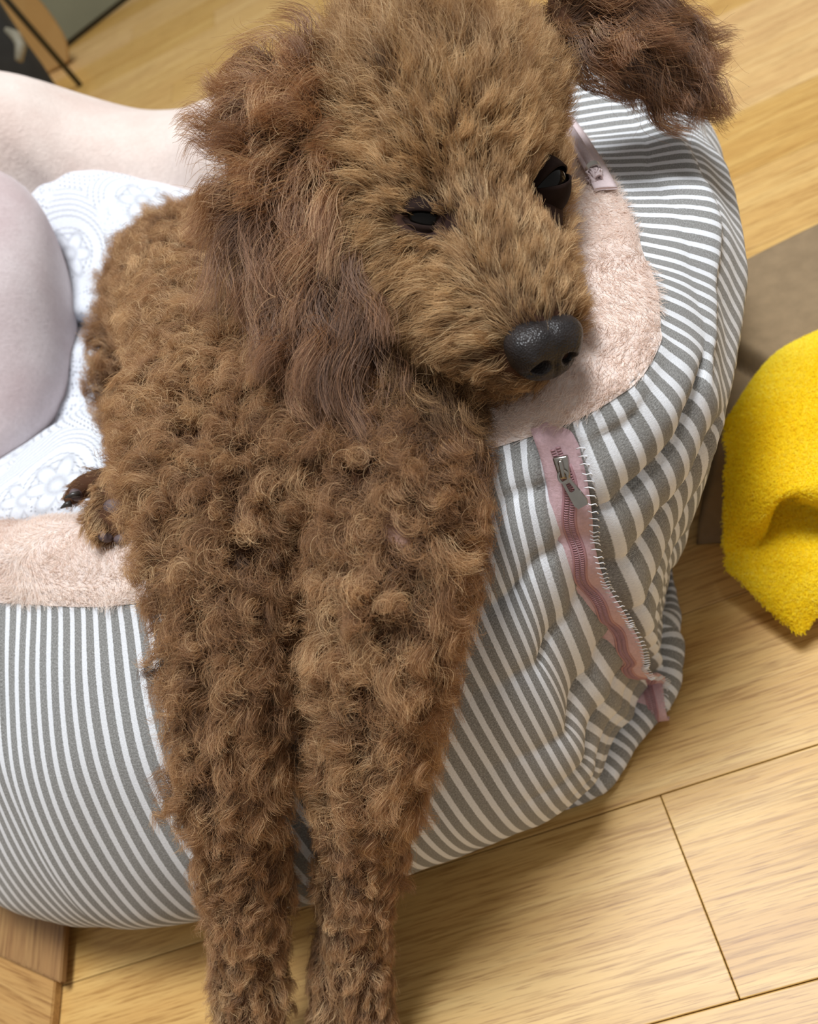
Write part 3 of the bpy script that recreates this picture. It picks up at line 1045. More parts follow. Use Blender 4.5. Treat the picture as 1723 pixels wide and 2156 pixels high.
V, F = tube([at(12, 62, 1.286), at(34, 76, 1.288), at(44, 96, 1.288), at(40, 128, 1.288)], [.004, .009, .009, .006], 8)
adopt(mesh_obj('grey_strap', V, F, mat_plain('grey_strap', srgb(120, 114, 96), .6, .3, 60)), bag)
V, F = tube([at(-30, -52, 1.50), at(30, 18, 1.56), at(168, 178, 1.765)], .0062, 10)
rod = mesh_obj('slanted_rod', V, F, RODM)
tag(rod, 'thin dark rod leaning down to the floor in front of the tan board', 'rod')

# ------------------------------------------------------------------ the dog
FUR_N, FUR_W = 330000, 0.80
dog = empty('dog', tuple(at(600, 950, .36)), 'brown curly poodle lying over the bed rim with drowsy half closed eyes', 'dog')
SKIN = mat_plain('dog_skin', srgb(74, 48, 32), 0.8, 0.2, 80, 0, 0, 0.12)
_sk = SKIN.node_tree
_at = _sk.nodes.new('ShaderNodeAttribute')
_at.attribute_name = 'pale'
_mx = _sk.nodes.new('ShaderNodeMix')
_mx.data_type = 'RGBA'
_old = _sk.nodes['Principled BSDF'].inputs['Base Color'].links[0].from_socket
_sk.links.new(_at.outputs['Fac'], _mx.inputs[0])
_sk.links.new(_old, _mx.inputs[6])
_mx.inputs[7].default_value = srgb(196, 158, 142)
_at2 = _sk.nodes.new('ShaderNodeAttribute')
_at2.attribute_name = 'dusk'
_mx2 = _sk.nodes.new('ShaderNodeMix')
_mx2.data_type = 'RGBA'
_sk.links.new(_at2.outputs['Fac'], _mx2.inputs[0])
_sk.links.new(_mx.outputs[2], _mx2.inputs[6])
_mx2.inputs[7].default_value = srgb(44, 29, 25)
_sk.links.new(_mx2.outputs[2], _sk.nodes['Principled BSDF'].inputs['Base Color'])
DARKSKIN = mat_plain('dark_eyelid_skin', srgb(36, 24, 20), 0.85, 0.2, 200, 0.2, 0, 0.12)
EAR_T = 0.0075

# the body as one surface: chains of balls (x, y, depth, radius) melted together with a voxel remesh
chains = [
    # skull, forehead, nape
    [(920, 170, .345, .037), (935, 255, .334, .040), (965, 330, .322, .033), (985, 400, .316, .0235)],
    [(800, 330, .345, .030), (830, 430, .330, .026), (850, 520, .325, .024), (900, 600, .318, .022)],
    [(1042, 220, .350, .027), (1072, 320, .338, .0195), (1108, 420, .330, .0155), (1112, 510, .322, .0145)],
    # muzzle and jaw
    [(995, 405, .316, .0225), (1025, 500, .308, .021), (1075, 590, .301, .0195), (1115, 665, .297, .0165), (1140, 722, .2945, .0125)],
    [(900, 600, .318, .020), (960, 660, .310, .019), (1030, 712, .304, .0155), (1085, 752, .301, .0115)],
    [(1112, 510, .325, .0145), (1138, 595, .314, .0125), (1160, 665, .306, .0105)],
    [(950, 690, .318, .016), (1040, 755, .311, .011), (1110, 778, .306, .008)],
    # neck, chest, trunk, rump
    [(860, 330, .370, .045), (760, 560, .378, .045), (680, 760, .372, .044), (650, 900, .350, .040)],
    [(560, 820, .365, .042), (640, 950, .345, .036), (800, 985, .346, .032), (880, 990, .343, .026)],
    [(520, 860, .360, .040), (480, 700, .415, .046), (440, 640, .47, .050), (420, 640, .53, .052)],
    [(680, 760, .40, .05), (600, 640, .46, .055), (520, 600, .53, .055)],
    # left foreleg (viewer's left)
    [(430, 900, .355, .032), (445, 1020, .338, .029), (470, 1150, .331, .026), (480, 1300, .330, .0225), (482, 1450, .331, .0200), (488, 1600, .337, .0175), (512, 1780, .357, .0170), (525, 1930, .378, .0172), (527, 2080, .396, .0172), (528, 2230, .410, .0165), (528, 2380, .421, .0135), (528, 2480, .425, .0135)],
    [(405, 1660, .345, .008), (430, 1680, .346, .012)],
    # right foreleg
    [(850, 940, .335, .030), (835, 1050, .320, .0275), (822, 1180, .318, .0265), (812, 1320, .321, .0235), (795, 1470, .331, .0205), (775, 1620, .346, .0190), (765, 1760, .364, .0175), (750, 1890, .383, .0165), (740, 2010, .398, .0188), (742, 2150, .411, .0212), (745, 2290, .421, .0185), (745, 2380, .425, .0150)],
    # hind thigh, hock and foot resting on the front rim
    [(360, 620, .520, .036), (330, 760, .500, .034), (330, 880, .470, .026), (330, 960, .440, .016), (290, 1010, .410, .010)],
    [(290, 1010, .410, .010), (240, 1060, .3835, .0110), (225, 1100, .3770, .0100)],
    # toes of the hind foot
    [(225, 1010, .400, .0070), (180, 1020, .398, .0062), (150, 1050, .394, .0048)],
    [(215, 1075, .381, .0075), (205, 1115, .377, .0066)],
    [(240, 1090, .3745, .0072), (230, 1128, .3722, .0062)],
    [(270, 1090, .376, .0068), (272, 1128, .3735, .0058)],
    # toes of both forefeet, just outside the picture
    [(500, 2480, .424, .0085), (492, 2560, .430, .0070)], [(530, 2500, .424, .0085), (528, 2590, .430, .0072)], [(560, 2480, .424, .0085), (566, 2560, .430, .0070)],
    [(715, 2390, .424, .0085), (705, 2470, .430, .0070)], [(745, 2400, .424, .0085), (744, 2490, .430, .0072)], [(775, 2390, .424, .0085), (783, 2470, .430, .0070)],
]
# ears: thin flaps, rows of small balls
for rows in (
    [((575, 180), (690, 160), .334), ((545, 290), (690, 280), .326), ((550, 410), (705, 410), .320), ((580, 530), (730, 530), .319), ((625, 640), (755, 640), .318), ((670, 725), (770, 725), .318)],
    [((1185, 5), (1188, 66), .352), ((1250, 8), (1258, 88), .354), ((1320, 30), (1326, 130), .360), ((1380, 70), (1385, 170), .368), ((1430, 105), (1428, 170), .374)],
):
    for (a, b, d), (a2, b2, d2) in zip(rows[:-1], rows[1:]):
        for q in np.linspace(0, 1, 7):
            p0 = (a[0]+(b[0]-a[0])*q, a[1]+(b[1]-a[1])*q)
            p1 = (a2[0]+(b2[0]-a2[0])*q, a2[1]+(b2[1]-a2[1])*q)
            chains.append([(p0[0], p0[1], d, EAR_T), (p1[0], p1[1], d2, EAR_T)])

bm = bmesh.new()
for ch in chains:
    for (x0, y0, d0, r0), (x1, y1, d1, r1) in zip(ch[:-1], ch[1:]):
        a, b = at(x0, y0, d0), at(x1, y1, d1)
        steps = max(2, int(np.linalg.norm(b-a)/(0.35*min(r0, r1)))+1)
        for q in np.linspace(0, 1, steps):
            bmesh.ops.create_icosphere(bm, subdivisions=2, radius=float(r0+(r1-r0)*q), matrix=Matrix.Translation(Vector(a+(b-a)*q)))
me = bpy.data.meshes.new('body_balls')
bm.to_mesh(me)
bm.free()
tmp = bpy.data.objects.new('body_balls', me)
C.objects.link(tmp)
rm = tmp.modifiers.new('r', 'REMESH')
rm.mode = 'VOXEL'
rm.voxel_size = 0.0026
smo = tmp.modifiers.new('s', 'SMOOTH')
smo.iterations = 9
smo.factor = 0.6
dg = bpy.context.evaluated_depsgraph_get()
body_me = bpy.data.meshes.new_from_object(tmp.evaluated_get(dg))
bpy.data.objects.remove(tmp)
body_me.name = 'body'
body_me.materials.clear()
body_me.materials.append(SKIN)
body_me.polygons.foreach_set('use_smooth', np.ones(len(body_me.polygons), dtype=bool))
body = bpy.data.objects.new('body', body_me)
C.objects.link(body)
adopt(body, dog)

body_me.calc_loop_triangles()
nv_ = len(body_me.vertices)
co_ = np.empty(nv_*3); body_me.vertices.foreach_get('co', co_); co_ = co_.reshape(-1, 3)
vn_ = np.empty(nv_*3); body_me.vertices.foreach_get('normal', vn_); vn_ = vn_.reshape(-1, 3)
pale_ = body_me.attributes.new('pale', 'FLOAT', 'POINT')          # the worn patch on the right elbow
pale_.data.foreach_set('value', np.exp(-(np.linalg.norm(co_-at(840, 1118, .293), axis=1)/.0075)**4).astype(np.float32))
dusk_ = body_me.attributes.new('dusk', 'FLOAT', 'POINT')          # bare dark skin about the eyes and the nose
dv_ = np.zeros(nv_)
for c_, r_ in ((at(905, 466, .300), .013), (at(950, 475, .294), .009), (at(1160, 400, .316), .012), (at(1160, 455, .312), .012), (at(1145, 735, .286), .013)):
    dv_ = np.maximum(dv_, np.exp(-(np.linalg.norm(co_-c_, axis=1)/r_)**4))
dusk_.data.foreach_set('value', dv_.astype(np.float32))
tri = np.empty(len(body_me.loop_triangles)*3, dtype=np.int64); body_me.loop_triangles.foreach_get('vertices', tri); tri = tri.reshape(-1, 3)
e1, e2 = co_[tri[:, 1]]-co_[tri[:, 0]], co_[tri[:, 2]]-co_[tri[:, 0]]
t_area = np.linalg.norm(np.cross(e1, e2), axis=1)/2

# groom: what the coat does near a spot  (x, y, depth, reach, flow in the picture (right, down, away), lift, length, curl, tint, density)
G_ = [
    (960, 300, .292, .022, (.1, -.8, 0), .85, .013, .0010, .72, 1.3),
    (930, 120, .305, .026, (-.1, -1, 0), .85, .019, .0030, .52, 1.2),
    (800, 120, .320, .026, (-.7, -.6, 0), .75, .024, .0046, .48, 1.2),
    (1080, 120, .320, .024, (.35, -.8, 0), .85, .016, .0018, .56, 1.2),
    (790, 330, .315, .020, (-.9, .05, 0), .65, .014, .0012, .68, 1.3),
    (1130, 230, .325, .020, (.5, -.7, 0), .70, .0085, .0009, .64, 1.4),
    (870, 420, .303, .010, (-.75, .10, 0), .50, .010, .0008, .66, 1.8),
    (940, 410, .298, .012, (-.3, -.8, 0), .55, .008, .0006, .56, 1.6),
    (1105, 320, .317, .012, (.35, -.8, 0), .55, .009, .0008, .52, 1.5),
    (1108, 400, .293, .008, (-.25, -.9, 0), .45, .006, .0004, .52, 1.7),
    (1118, 460, .296, .008, (-.1, -1, 0), .45, .006, .0004, .52, 1.7),
    (1020, 430, .293, .012, (.1, -.9, 0), .55, .008, .0006, .50, 1.6),
    (1060, 540, .286, .013, (.05, -1, 0), .55, .010, .0007, .62, 1.6),
    (1110, 640, .281, .010, (.05, -.9, 0), .45, .008, .0005, .58, 1.7),
    (960, 610, .298, .014, (-.9, -.1, 0), .45, .013, .0010, .74, 1.5),
    (1000, 700, .292, .012, (-1, .15, 0), .40, .012, .0008, .62, 1.5),
    (1185, 600, .305, .011, (.8, -.45, 0), .45, .009, .0006, .50, 1.5),
    (1075, 780, .294, .010, (-.7, .5, 0), .25, .007, .0008, .45, 1.5),
    (850, 530, .303, .010, (-.5, .8, 0), .40, .010, .0008, .56, 1.6),
    (930, 520, .298, .009, (-.3, .9, 0), .40, .009, .0008, .50, 1.6),
    (840, 570, .304, .015, (-.7, .6, 0), .45, .014, .0012, .50, 1.4),
    (890, 700, .308, .014, (-.5, .9, 0), .30, .010, .0012, .40, 1.4),
    # left ear
    (620, 190, .322, .022, (-.35, .8, 0), .55, .028, .0042, .45, 1.4),
    (540, 300, .320, .018, (-.8, .65, 0), .55, .024, .0050, .50, 1.4),
    (670, 320, .316, .016, (.1, 1, 0), .32, .036, .0036, .46, 1.5),
    (575, 470, .314, .018, (.0, 1, 0), .32, .034, .0046, .36, 1.5),
    (680, 500, .310, .016, (.22, 1, 0), .25, .038, .0042, .28, 1.6),
    (645, 640, .309, .016, (.12, 1, 0), .25, .040, .0054, .20, 1.6),
    (735, 680, .309, .016, (.16, 1, 0), .22, .040, .0054, .20, 1.6),
    (710, 740, .309, .014, (.06, 1, 0), .20, .036, .0062, .20, 1.6),
    # right ear
    (1220, 40, .346, .020, (.9, .02, 0), .45, .022, .0028, .34, 1.4),
    (1320, 80, .352, .018, (.85, .30, 0), .35, .026, .0036, .28, 1.5),
    (1390, 100, .360, .016, (.8, .45, 0), .35, .024, .0038, .28, 1.6),
    (1430, 130, .368, .016, (.8, .55, 0), .35, .022, .0038, .28, 1.6),
    (1320, 135, .358, .014, (.8, .30, 0), .30, .018, .0036, .26, 1.5),
    # neck, shoulder, trunk
    (800, 640, .345, .025, (-.2, .9, 0), .35, .010, .0020, .22, 1.0),
    (560, 800, .325, .025, (-.2, .6, 0), .62, .017, .0046, .50, 1.1),
    (400, 850, .335, .025, (-.5, .3, 0), .65, .015, .0042, .58, 1.1),
    (420, 700, .385, .030, (-.6, .1, 0), .70, .014, .0036, .60, 1.0),
    (400, 560, .450, .040, (-.5, -.3, 0), .75, .015, .0034, .55, .9),
    (290, 700, .490, .035, (-.7, .1, 0), .75, .017, .0036, .40, .8),
    (660, 920, .310, .022, (-.1, .6, 0), .62, .019, .0054, .42, 1.2),
    (860, 880, .322, .022, (.25, .6, 0), .50, .013, .0046, .18, 1.1),  # low tint paints in the shade below the jaw
    (940, 960, .330, .018, (.6, .4, 0), .62, .018, .0050, .32, 1.1),
    # forelegs
    (400, 1050, .325, .024, (-.7, .25, 0), .65, .017, .0040, .52, 1.2),
    (520, 1080, .310, .022, (.05, .6, 0), .65, .017, .0046, .42, 1.2),
    (830, 1100, .290, .022, (.1, .4, 0), .65, .016, .0046, .46, 1.2),
    (940, 1130, .312, .020, (.8, .25, 0), .62, .019, .0046, .44, 1.2),
    (470, 1350, .308, .026, (-.1, .7, 0), .62, .017, .0038, .42, 1.2),
    (380, 1400, .325, .018, (-.8, .45, 0), .60, .018, .0034, .46, 1.2),
    (820, 1330, .297, .024, (.15, .6, 0), .62, .018, .0042, .56, 1.2),
    (910, 1400, .318, .018, (.8, .4, 0), .62, .020, .0042, .50, 1.2),
    (700, 1450, .322, .016, (-.7, .4, 0), .60, .017, .0040, .58, 1.2),
    (485, 1620, .318, .024, (-.1, .8, 0), .60, .016, .0034, .44, 1.2),
    (770, 1600, .326, .022, (.05, .7, 0), .62, .018, .0044, .55, 1.2),
    (650, 1600, .338, .014, (-.9, .2, 0), .60, .018, .0044, .58, 1.2),
    (505, 1830, .350, .024, (0, 1, 0), .45, .0125, .0024, .46, 1.2),
    (760, 1800, .355, .022, (.05, 1, 0), .45, .0120, .0022, .46, 1.2),
    (525, 2080, .384, .030, (0, 1, 0), .34, .010, .0014, .54, 1.2),
    (740, 2060, .390, .030, (0, 1, 0), .30, .0085, .0008, .54, 1.3),
    (530, 2400, .410, .030, (0, 1, 0), .30, .007, .0006, .44, 1.0),
    (745, 2350, .410, .030, (0, 1, 0), .30, .007, .0006, .44, 1.0),
    # hind leg and foot
    (320, 920, .450, .022, (-.5, .6, 0), .55, .012, .0020, .36, .9),
    (270, 1020, .400, .013, (-.8, .3, 0), .40, .007, .0008, .34, 1.1),
    (225, 1080, .372, .012, (-.4, .7, 0), .35, .0062, .0005, .66, 1.5),
    (170, 1030, .392, .010, (-.9, .4, 0), .30, .0040, .0003, .32, 1.4),
]
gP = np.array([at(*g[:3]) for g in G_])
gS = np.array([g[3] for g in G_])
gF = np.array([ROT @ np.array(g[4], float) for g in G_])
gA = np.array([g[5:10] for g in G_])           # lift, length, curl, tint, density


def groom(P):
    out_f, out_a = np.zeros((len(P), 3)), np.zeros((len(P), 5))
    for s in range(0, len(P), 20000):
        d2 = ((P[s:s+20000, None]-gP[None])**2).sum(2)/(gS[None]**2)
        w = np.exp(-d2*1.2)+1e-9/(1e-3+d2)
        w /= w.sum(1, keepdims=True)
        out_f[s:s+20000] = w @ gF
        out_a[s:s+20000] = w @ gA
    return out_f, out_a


# bare spots: nose, eyes, the naked skin under the right eye, the pads
bare = [(at(1148, 735, .2900), .0128), (at(1190, 715, .294), .0100), (at(1098, 752, .292), .0055),
        (at(866, 467, .3020), .0042), (at(895, 473, .3010), .0047), (at(922, 478, .2985), .0049), (at(946, 478, .294), .0046), (at(850, 457, .3025), .0030), (at(964, 484, .2915), .0030),
        (at(1160, 390, .3170), .0092), (at(1150, 440, .3105), .0070), (at(1172, 420, .316), .0085), (at(1136, 412, .3050), .0066), (at(1145, 385, .312), .0070), (at(1162, 470, .311), .0068), (at(1182, 450, .319), .0070), (at(1150, 478, .3085), .004),
        (at(840, 1118, .293), .0055),
        (at(238, 1068, .370), .0052), (at(150, 1050, .390), .0035), (at(232, 1136, .369), .0035), (at(274, 1134, .370), .0030), (at(158, 1036, .39), .003)]



def norm(v):
    return v/np.maximum(np.linalg.norm(v, axis=-1, keepdims=True), 1e-9)


def grow(n_raw, seed):
    r = np.random.default_rng(seed)
    cen_ = (co_[tri[:, 0]]+co_[tri[:, 1]]+co_[tri[:, 2]])/3
    fn = norm(np.cross(e1, e2))
    _, ga = groom(cen_)
    toc = norm(np.array([0, 0, CAM_H])[None]-cen_)
    facing = (fn*toc).sum(1)
    side = np.where(facing > -0.25, 1.0, 0.35)                 # fewer hairs on the far side and underneath
    near = np.clip(.36/np.linalg.norm(cen_-np.array([0, 0, CAM_H]), axis=1), .5, 1.25)**1.2
    w = t_area*ga[:, 4]*side*near
    w /= w.sum()
    f = r.choice(len(tri), n_raw, p=w)
    a, b = r.random(n_raw), r.random(n_raw)
    m = a+b > 1
    a[m], b[m] = 1-a[m], 1-b[m]
    P = co_[tri[f, 0]]+e1[f]*a[:, None]+e2[f]*b[:, None]
    N = norm(vn_[tri[f, 0]]*(1-a-b)[:, None]+vn_[tri[f, 1]]*a[:, None]+vn_[tri[f, 2]]*b[:, None])
    keep = np.ones(len(P), bool)
    for c, rad in bare:
        keep &= np.linalg.norm(P-c, axis=1) > rad*(1+.18*r.standard_normal(len(P)))
    return P[keep], N[keep]


def strands(P, N, K, clump_sp, seed, clump=0.75, kink=1.0, fq=(.9, 1.9), mess=.32, micro=.62):
    "build curled, clumped strands from roots; returns points, radii, tints"
    r = np.random.default_rng(seed)
    n = len(P)
    fl, ga = groom(P)
    # locks: one guide for each small patch of skin
    ncl = max(8, int(n*clump_sp))
    gi = r.choice(n, ncl, replace=False)
    kd = KDTree(ncl)
    for i, q in enumerate(gi):
        kd.insert(Vector(P[q]), i)
    kd.balance()
    cid = np.fromiter((kd.find(Vector(p))[1] for p in P), dtype=np.int64, count=n)

    def shape(Pr, Nr, flr, gar, rnd_dir, ph, fr, ln):
        T = flr-Nr*(flr*Nr).sum(1, keepdims=True)
        T = T/np.maximum(np.linalg.norm(flr, axis=1, keepdims=True), .2)
        D = norm(T*(1-gar[:, 0:1])+Nr*gar[:, 0:1]+rnd_dir)
        A1 = norm(np.cross(D, Nr+.3*rnd_dir+1e-3))
        A2 = np.cross(D, A1)
        t = np.linspace(0, 1, K)[None]
        L = (gar[:, 1]*ln)[:, None]
        cu = (gar[:, 2])[:, None]*np.clip(t*1.6, 0, 1)**.9*kink
        ang = 2*np.pi*fr[:, None]*t+ph[:, None]
        X = Pr[:, None]+D[:, None]*(L*t)[:, :, None]
        X = X+A1[:, None]*(cu*(np.cos(ang)-np.cos(ph)[:, None]))[:, :, None]+A2[:, None]*(cu*(np.sin(ang)-np.sin(ph)[:, None]))[:, :, None]
        # hair sags back towards the lie of the coat
        X = X+T[:, None]*(L*t**2*.28)[:, :, None]-Nr[:, None]*(L*t**2*.16)[:, :, None]
        return X
    cd_ = r.standard_normal((ncl, 3))*mess
    cph, cfr, cln = r.uniform(0, 6.28, ncl), r.uniform(fq[0], fq[1], ncl), r.uniform(.75, 1.2, ncl)
    guide = shape(P[gi], N[gi], fl[gi], ga[gi], cd_, cph, cfr, cln)
    X = shape(P, N, fl, ga, cd_[cid]*.8+r.standard_normal((n, 3))*.22, cph[cid]+r.standard_normal(n)*.7, cfr[cid]+r.standard_normal(n)*.22, cln[cid]*r.uniform(.72, 1.12, n))
    t = np.linspace(0, 1, K)[None]
    loose = r.random(n) < .10                                   # stray hairs
    cl = (clump*t**.85*np.where(loose, .15, 1.0)[:, None])[:, :, None]
    off = X-guide[cid]
    X = X-off*cl
    # fine wisps inside each lock
    nm2 = max(8, int(n*.11))
    g2 = r.choice(n, nm2, replace=False)
    kd2 = KDTree(nm2)
    for i, q in enumerate(g2):
        kd2.insert(Vector(P[q]), i)
    kd2.balance()
    mid = np.fromiter((kd2.find(Vector(p))[1] for p in P), dtype=np.int64, count=n)
    X = X-(X-X[g2][mid])*(micro*t**.8*np.where(loose, .1, 1.0)[:, None])[:, :, None]
    X = X+(r.standard_normal((n, 1, 3))*(ga[:, 1]*.05)[:, None, None])*t[:, :, None]
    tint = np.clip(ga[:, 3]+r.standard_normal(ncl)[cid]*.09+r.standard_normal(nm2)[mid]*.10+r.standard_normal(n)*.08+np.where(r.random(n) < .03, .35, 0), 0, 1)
    # curls show lighter where the lock turns out
    return X, tint


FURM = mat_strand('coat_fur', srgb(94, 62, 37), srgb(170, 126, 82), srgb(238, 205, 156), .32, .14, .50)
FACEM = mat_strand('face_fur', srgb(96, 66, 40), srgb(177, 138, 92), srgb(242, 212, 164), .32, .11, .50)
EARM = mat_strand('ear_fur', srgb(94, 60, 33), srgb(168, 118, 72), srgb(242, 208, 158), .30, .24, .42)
P_, N_ = grow(FUR_N, 11)
# split: face, ears, coat
earc = np.array([at(*p) for p in [(620, 190, .326), (560, 300, .322), (640, 300, .322), (620, 420, .316), (655, 540, .315), (690, 650, .315), (720, 735, .315), (1240, 60, .350), (1330, 90, .356), (1400, 120, .368)]])
de = np.min(np.linalg.norm(P_[:, None]-earc[None], axis=2), axis=1)
rightear = P_[:, 0] > at(1215, 100, .36)[0]
cpx = (P_-np.array([0, 0, CAM_H])) @ ROT
PX, PY = cpx[:, 0]/cpx[:, 2]*FPX+CX, cpx[:, 1]/cpx[:, 2]*FPX+CY
is_ear = ((de < .021) & (cpx[:, 2] < .3335+.0*PX) & (PX < 790)) | ((PX > 1195) & (PY < 260))
hc_ = at(960, 420, .32)
dface = np.linalg.norm(P_-hc_, axis=1)
is_face = (~is_ear) & (dface < .088) & (cpx[:, 2] < .352)
is_coat = ~(is_ear | is_face)
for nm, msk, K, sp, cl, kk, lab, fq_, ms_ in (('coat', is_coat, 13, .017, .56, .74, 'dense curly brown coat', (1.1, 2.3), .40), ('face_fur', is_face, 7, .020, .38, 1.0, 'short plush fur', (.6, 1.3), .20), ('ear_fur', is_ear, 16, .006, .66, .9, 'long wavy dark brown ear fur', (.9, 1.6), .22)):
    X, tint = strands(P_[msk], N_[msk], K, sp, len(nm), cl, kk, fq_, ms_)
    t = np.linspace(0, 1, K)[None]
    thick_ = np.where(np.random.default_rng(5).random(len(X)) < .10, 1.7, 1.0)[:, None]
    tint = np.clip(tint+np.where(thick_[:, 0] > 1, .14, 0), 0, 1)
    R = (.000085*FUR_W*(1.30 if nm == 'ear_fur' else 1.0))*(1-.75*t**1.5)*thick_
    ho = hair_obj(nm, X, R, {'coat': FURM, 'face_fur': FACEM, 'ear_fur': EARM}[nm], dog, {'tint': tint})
    ho['label'] = lab

# ------------------------------------------------------------------ nose, eyes, lids, pads, claws
zc = norm(np.array([.38, .54, -.74]))
xc = np.array([.975, -.215, 0.06])
xc = norm(xc-zc*(xc @ zc))
yc = np.cross(zc, xc)
if yc[1] > 0:
    yc = -yc
NX, NY, NZ = ROT @ xc, ROT @ yc, ROT @ zc
ncen = at(1145, 732, .2885)
bm = bmesh.new()
bmesh.ops.create_icosphere(bm, subdivisions=6, radius=1.0)
nV = np.array([v.co[:] for v in bm.verts])
nF = [tuple(v.index for v in f.verts) for f in bm.faces]
bm.free()


def nose_shape(v):
    x, y, z = v[:, 0], v[:, 1], v[:, 2]
    q = (np.abs(x)**2.6+np.abs(y)**2.6+np.abs(z)**2.6)**(-1/2.6)
    X, Y, Z = x*q*.0136, y*q*.0108, z*q*.0092
    # narrower at the foot, rounded wings
    X = X*(1+.20*np.clip(Y/.0108, -1, 1))
    front = np.clip(Z/.0092, 0, 1)
    for s in (-1, 1):
        dx, dy = (X-s*.0058), (Y+.0026)
        rr = np.sqrt((dx/.0029)**2+((dy+.18*s*dx)/.0023)**2)
        Z = Z-.0062*np.exp(-rr**4)*front
        # slit curling outward below the nostril
        ddx, ddy = (X-s*.0094), (Y+.0052)
        Z = Z-.0026*np.exp(-((ddx/.0032)**2+((ddy-.35*s*ddx)/.0012)**2))*front
        # wing bulge
        Z = Z+.0012*np.exp(-(((X-s*.0088)/.0030)**2+((Y-.0008)/.004)**2))*front
    Z = Z-.0011*np.exp(-(X/.0008)**2)*front*np.clip(-Y/.004+.5, 0, 1)     # groove
    Y = Y-.0006*np.exp(-(X/.002)**2)
    return X, Y, Z


nx_, ny_, nz_ = nose_shape(nV)
NOSE = NT('nose_leather')
tc = NOSE.n('ShaderNodeTexCoord')
vo = NOSE.n('ShaderNodeTexVoronoi', Vector=tc.outputs['Object'], Scale=1350.0, Randomness=0.9)
nz0 = NOSE.n('ShaderNodeTexNoise', Vector=tc.outputs['Object'], Scale=160.0, Detail=3.0)
NOSE.bump(vo.outputs['Distance'], 0.55, 0.0005)
NOSE.set(Base_Color=NOSE.ramp(nz0.outputs[0], [(.3, srgb(30, 27, 27)), (.7, srgb(48, 43, 42))]), Roughness=0.36, Specular_IOR_Level=0.32)
nose = mesh_obj('nose', ncen+np.outer(nx_, NX)+np.outer(ny_, NY)+np.outer(nz_, NZ), nF, NOSE.m)
adopt(nose, dog)
nose['label'] = 'dark grey leathery nose'

EYE = NT('eye')
EYE.set(Base_Color=srgb(14, 11, 9), Roughness=0.10, Specular_IOR_Level=0.22)


def eye(px, py, d, r, look, slit_dir, open_up, open_lo, name):
    "eyeball with an upper and a lower lid; look, slit_dir in lens axes"
    c = at(px, py, d)
    f = norm(ROT @ np.array(look, float))
    s = ROT @ np.array(slit_dir, float)
    s = norm(s-f*(s @ f))
    u = np.cross(f, s)
    if (ROT.T @ u)[1] > 0:
        u = -u
    V, F = [], []
    n1, n2 = 32, 20
    for i in range(n1):
        for j in range(n2):
            a, b = 2*np.pi*i/n1, np.pi*(j+.001)/(n2-1+.002)
            V.append(c+r*(s*math.cos(a)*math.sin(b)+u*math.sin(a)*math.sin(b)+f*math.cos(b)))
    e = mesh_obj(name, V, grid_faces(n1, n2, True), EYE.m)
    adopt(e, dog)
    for nm, a0, a1 in (('upper_eyelid', open_up, 115), ('lower_eyelid', -115, open_lo)):
        V, F = [], []
        A = np.radians(np.linspace(a0, a1, 14))
        B = np.radians(np.linspace(-89.9, 89.9, 34))
        for a in A:
            for b in B:
                # lids meet at both corners of the eye
                edge = a0 if nm == 'upper_eyelid' else a1
                m_ = (open_up+open_lo)/2
                aa = math.degrees(a)
                wgt = max(0.0, 1-(b/1.10)**2)**.75                # the slit ends well inside the ball
                lim = m_+(edge-m_)*wgt+(-3 if nm == 'upper_eyelid' else 3)*(1-wgt)
                other = a1 if nm == 'upper_eyelid' else a0
                k_ = (aa-edge)/(other-edge)
                ang = math.radians(lim+(other-lim)*k_)
                bb = b
                rim = 1.0+.030*math.exp(-(k_/.06)**2)
                R = r*1.085*rim
                V.append(c+R*(s*math.sin(bb)+math.cos(bb)*(u*math.sin(ang)+f*math.cos(ang))))
        F = grid_faces(14, 34)
        lid = mesh_obj(nm, V, F, DARKSKIN)
        so_ = lid.modifiers.new('thick', 'SOLIDIFY')
        so_.thickness = .0007
        so_.offset = -1
        adopt(lid, dog)
    return e


eye(903, 462, .3092, .0105, (-.10, .16, -.97), (1, .16, -.1), 3, -20, 'eye')
eye(1136, 395, .3214, .0108, (.60, -.12, -.79), (.66, -.52, .60), 14, -16, 'eye')

PAD = mat_plain('paw_pad', srgb(88, 72, 72), 0.6, 0.35, 300, 0.3)
CLAW = mat_plain('claw', srgb(52, 46, 42), 0.35, 0.2, 200)


def pad(px, py, d, a, b, c, rot=0.0):
    V = []
    n1, n2 = 18, 12
    ax, ay, az = vdir(math.cos(rot), math.sin(rot)), vdir(-math.sin(rot), math.cos(rot)), vdir(0, 0, 1)
    c0 = at(px, py, d)
    for i in range(n1):
        for j in range(n2):
            t_, p_ = 2*np.pi*i/n1, np.pi*(j+.001)/(n2-1+.002)
            V.append(c0+ax*a*math.cos(t_)*math.sin(p_)+ay*b*math.sin(t_)*math.sin(p_)+az*c*math.cos(p_))
    return adopt(mesh_obj('paw_pad', V, grid_faces(n1, n2, True), PAD), dog)


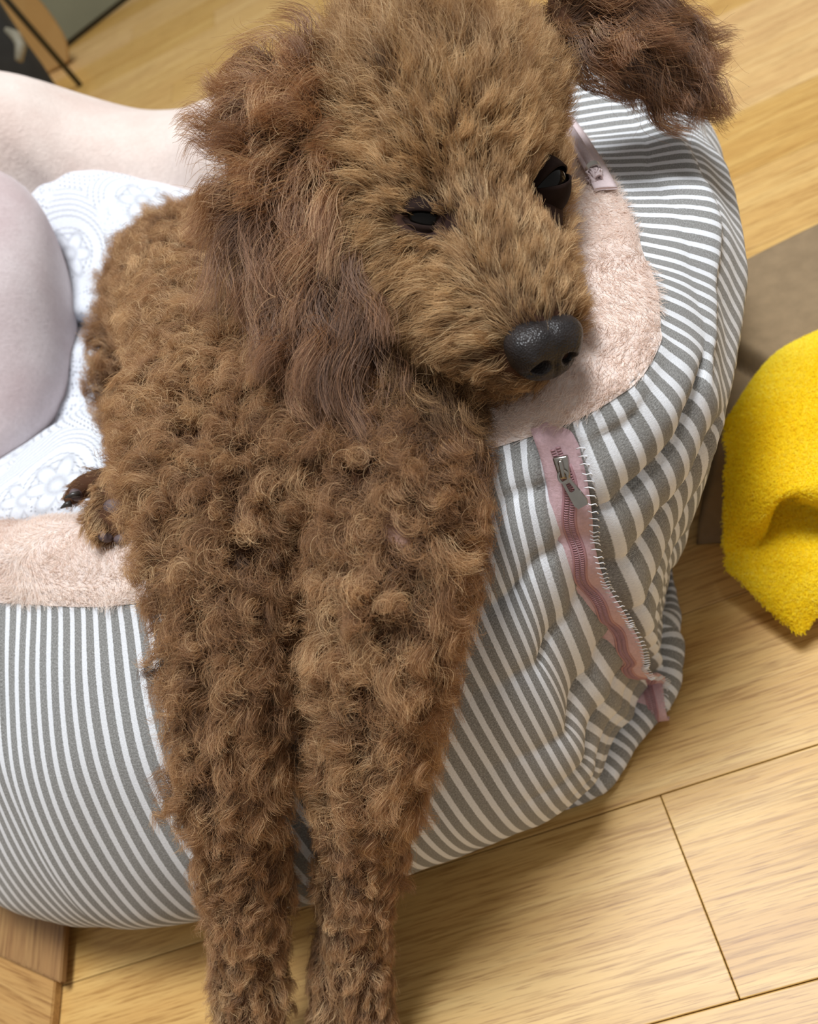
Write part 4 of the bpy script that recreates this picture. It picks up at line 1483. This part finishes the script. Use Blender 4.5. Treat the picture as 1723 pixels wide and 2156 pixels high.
pad(240, 1070, .3716, .0050, .0044, .0030, .2)
pad(222, 1130, .3680, .0036, .0026, .0026, .3)
pad(258, 1136, .3676, .0040, .0026, .0026, 0)
pad(160, 1042, .3900, .0034, .0028, .0026, .8)
pad(189, 1075, .3810, .0020, .0026, .0020, .8)
for p0, p1 in (((168, 1040, .388), (136, 1048, .386)), ((258, 1048, .378), (230, 1032, .377)), ((284, 1062, .372), (274, 1076, .370)), ((286, 1138, .370), (300, 1142, .3700)), ((150, 1060, .388), (128, 1070, .388))):
    a, b = at(*p0), at(*p1)
    V, F = tube([a, a*.6+b*.4+np.array([0, 0, .0006]), b], [.0017, .0014, .0004], 7)
    adopt(mesh_obj('claw', V, F, CLAW), dog)

# ------------------------------------------------------------------ pile of the fleece and loops of the towel


def pile(name, Gr, Nr, n, ln, rad, mat, parent, seed, K=5, flow_scale=55.0, lean=.75, curl=0.0, weight=None):
    "short fibres rooted on a surface grid, lying in swirling patches"
    r = np.random.default_rng(seed)
    nu, nv = Gr.shape[:2]
    A = np.linalg.norm(np.cross(np.diff(Gr, axis=0)[:, :-1], np.diff(Gr, axis=1)[:-1]), axis=2)
    toc = norm(np.array([0, 0, CAM_H])-Gr[:-1, :-1])
    w = A*np.where((Nr[:-1, :-1]*toc).sum(2) > -.3, 1, .1)
    if weight is not None:
        w = w*weight[:-1, :-1]
    w = (w/w.sum()).ravel()
    c = r.choice(len(w), n, p=w)
    i, j = c//(nv-1), c % (nv-1)
    a, b = r.random(n)[:, None], r.random(n)[:, None]
    P = Gr[i, j]*(1-a)*(1-b)+Gr[i+1, j]*a*(1-b)+Gr[i, j+1]*(1-a)*b+Gr[i+1, j+1]*a*b
    N = Nr[i, j]
    ang = 2.2*vnoise(P[:, 0]*flow_scale, P[:, 1]*flow_scale+P[:, 2]*flow_scale, seed)+r.standard_normal(n)*.45
    T1 = norm(np.cross(N, np.array([.3, .2, 1.0])))
    T2 = np.cross(N, T1)
    T = T1*np.cos(ang)[:, None]+T2*np.sin(ang)[:, None]
    D = norm(N*(1-lean)+T*lean+r.standard_normal((n, 3))*.16)
    t = np.linspace(0, 1, K)[None, :, None]
    L = (ln*r.uniform(.6, 1.2, n))[:, None, None]
    X = P[:, None]+D[:, None]*L*t-N[:, None]*L*(t**2)*.12
    if curl:
        ph = r.uniform(0, 6.28, n)[:, None, None]
        X = X+curl*(T2[:, None]*(np.sin(t*5.5+ph)-np.sin(ph))+T1[:, None]*(np.cos(t*5.5+ph)-np.cos(ph)))
    R_ = np.broadcast_to(rad*(1-.5*t[0, :, 0][None]), X.shape[:2])
    o = hair_obj(name, X, R_, mat, parent, {'tint': np.clip(.5+r.standard_normal(n)*.2+.25*vnoise(P[:, 0]*30, P[:, 1]*30, seed+1), 0, 1)})
    return o


PILE = mat_strand('fleece_pile', srgb(228, 210, 200), srgb(240, 226, 217), srgb(249, 240, 233), .5, .06, 1.0)
near_w = np.clip((.62-np.linalg.norm(Gf-np.array([.02, .12, .30]), axis=2))/.25, 0, 1)*np.linspace(1, .0, NVF)[None]**.35
near_w = near_w*np.where(Gf[:, :, 1] < .5, 1, .0)
pile('fleece_pile', Gf, Nf2, 100000, .0046, .00010, PILE, bed, 51, 5, 42.0, .66, 0.0, near_w)

LOOP = mat_strand('terry_loops', srgb(246, 214, 10), srgb(253, 232, 26), srgb(255, 244, 100), .5, .05, 1.0)
Nt = grid_normals(Gt)
if np.sum(Nt.mean((0, 1))*(Gt.mean((0, 1))-np.array([0, 0, CAM_H]))) > 0:
    Nt = -Nt
pl_ = pile('terry_loops', Gt, Nt, 110000, .0027, .00017, LOOP, towel, 61, 6, 60.0, .5, .0008)
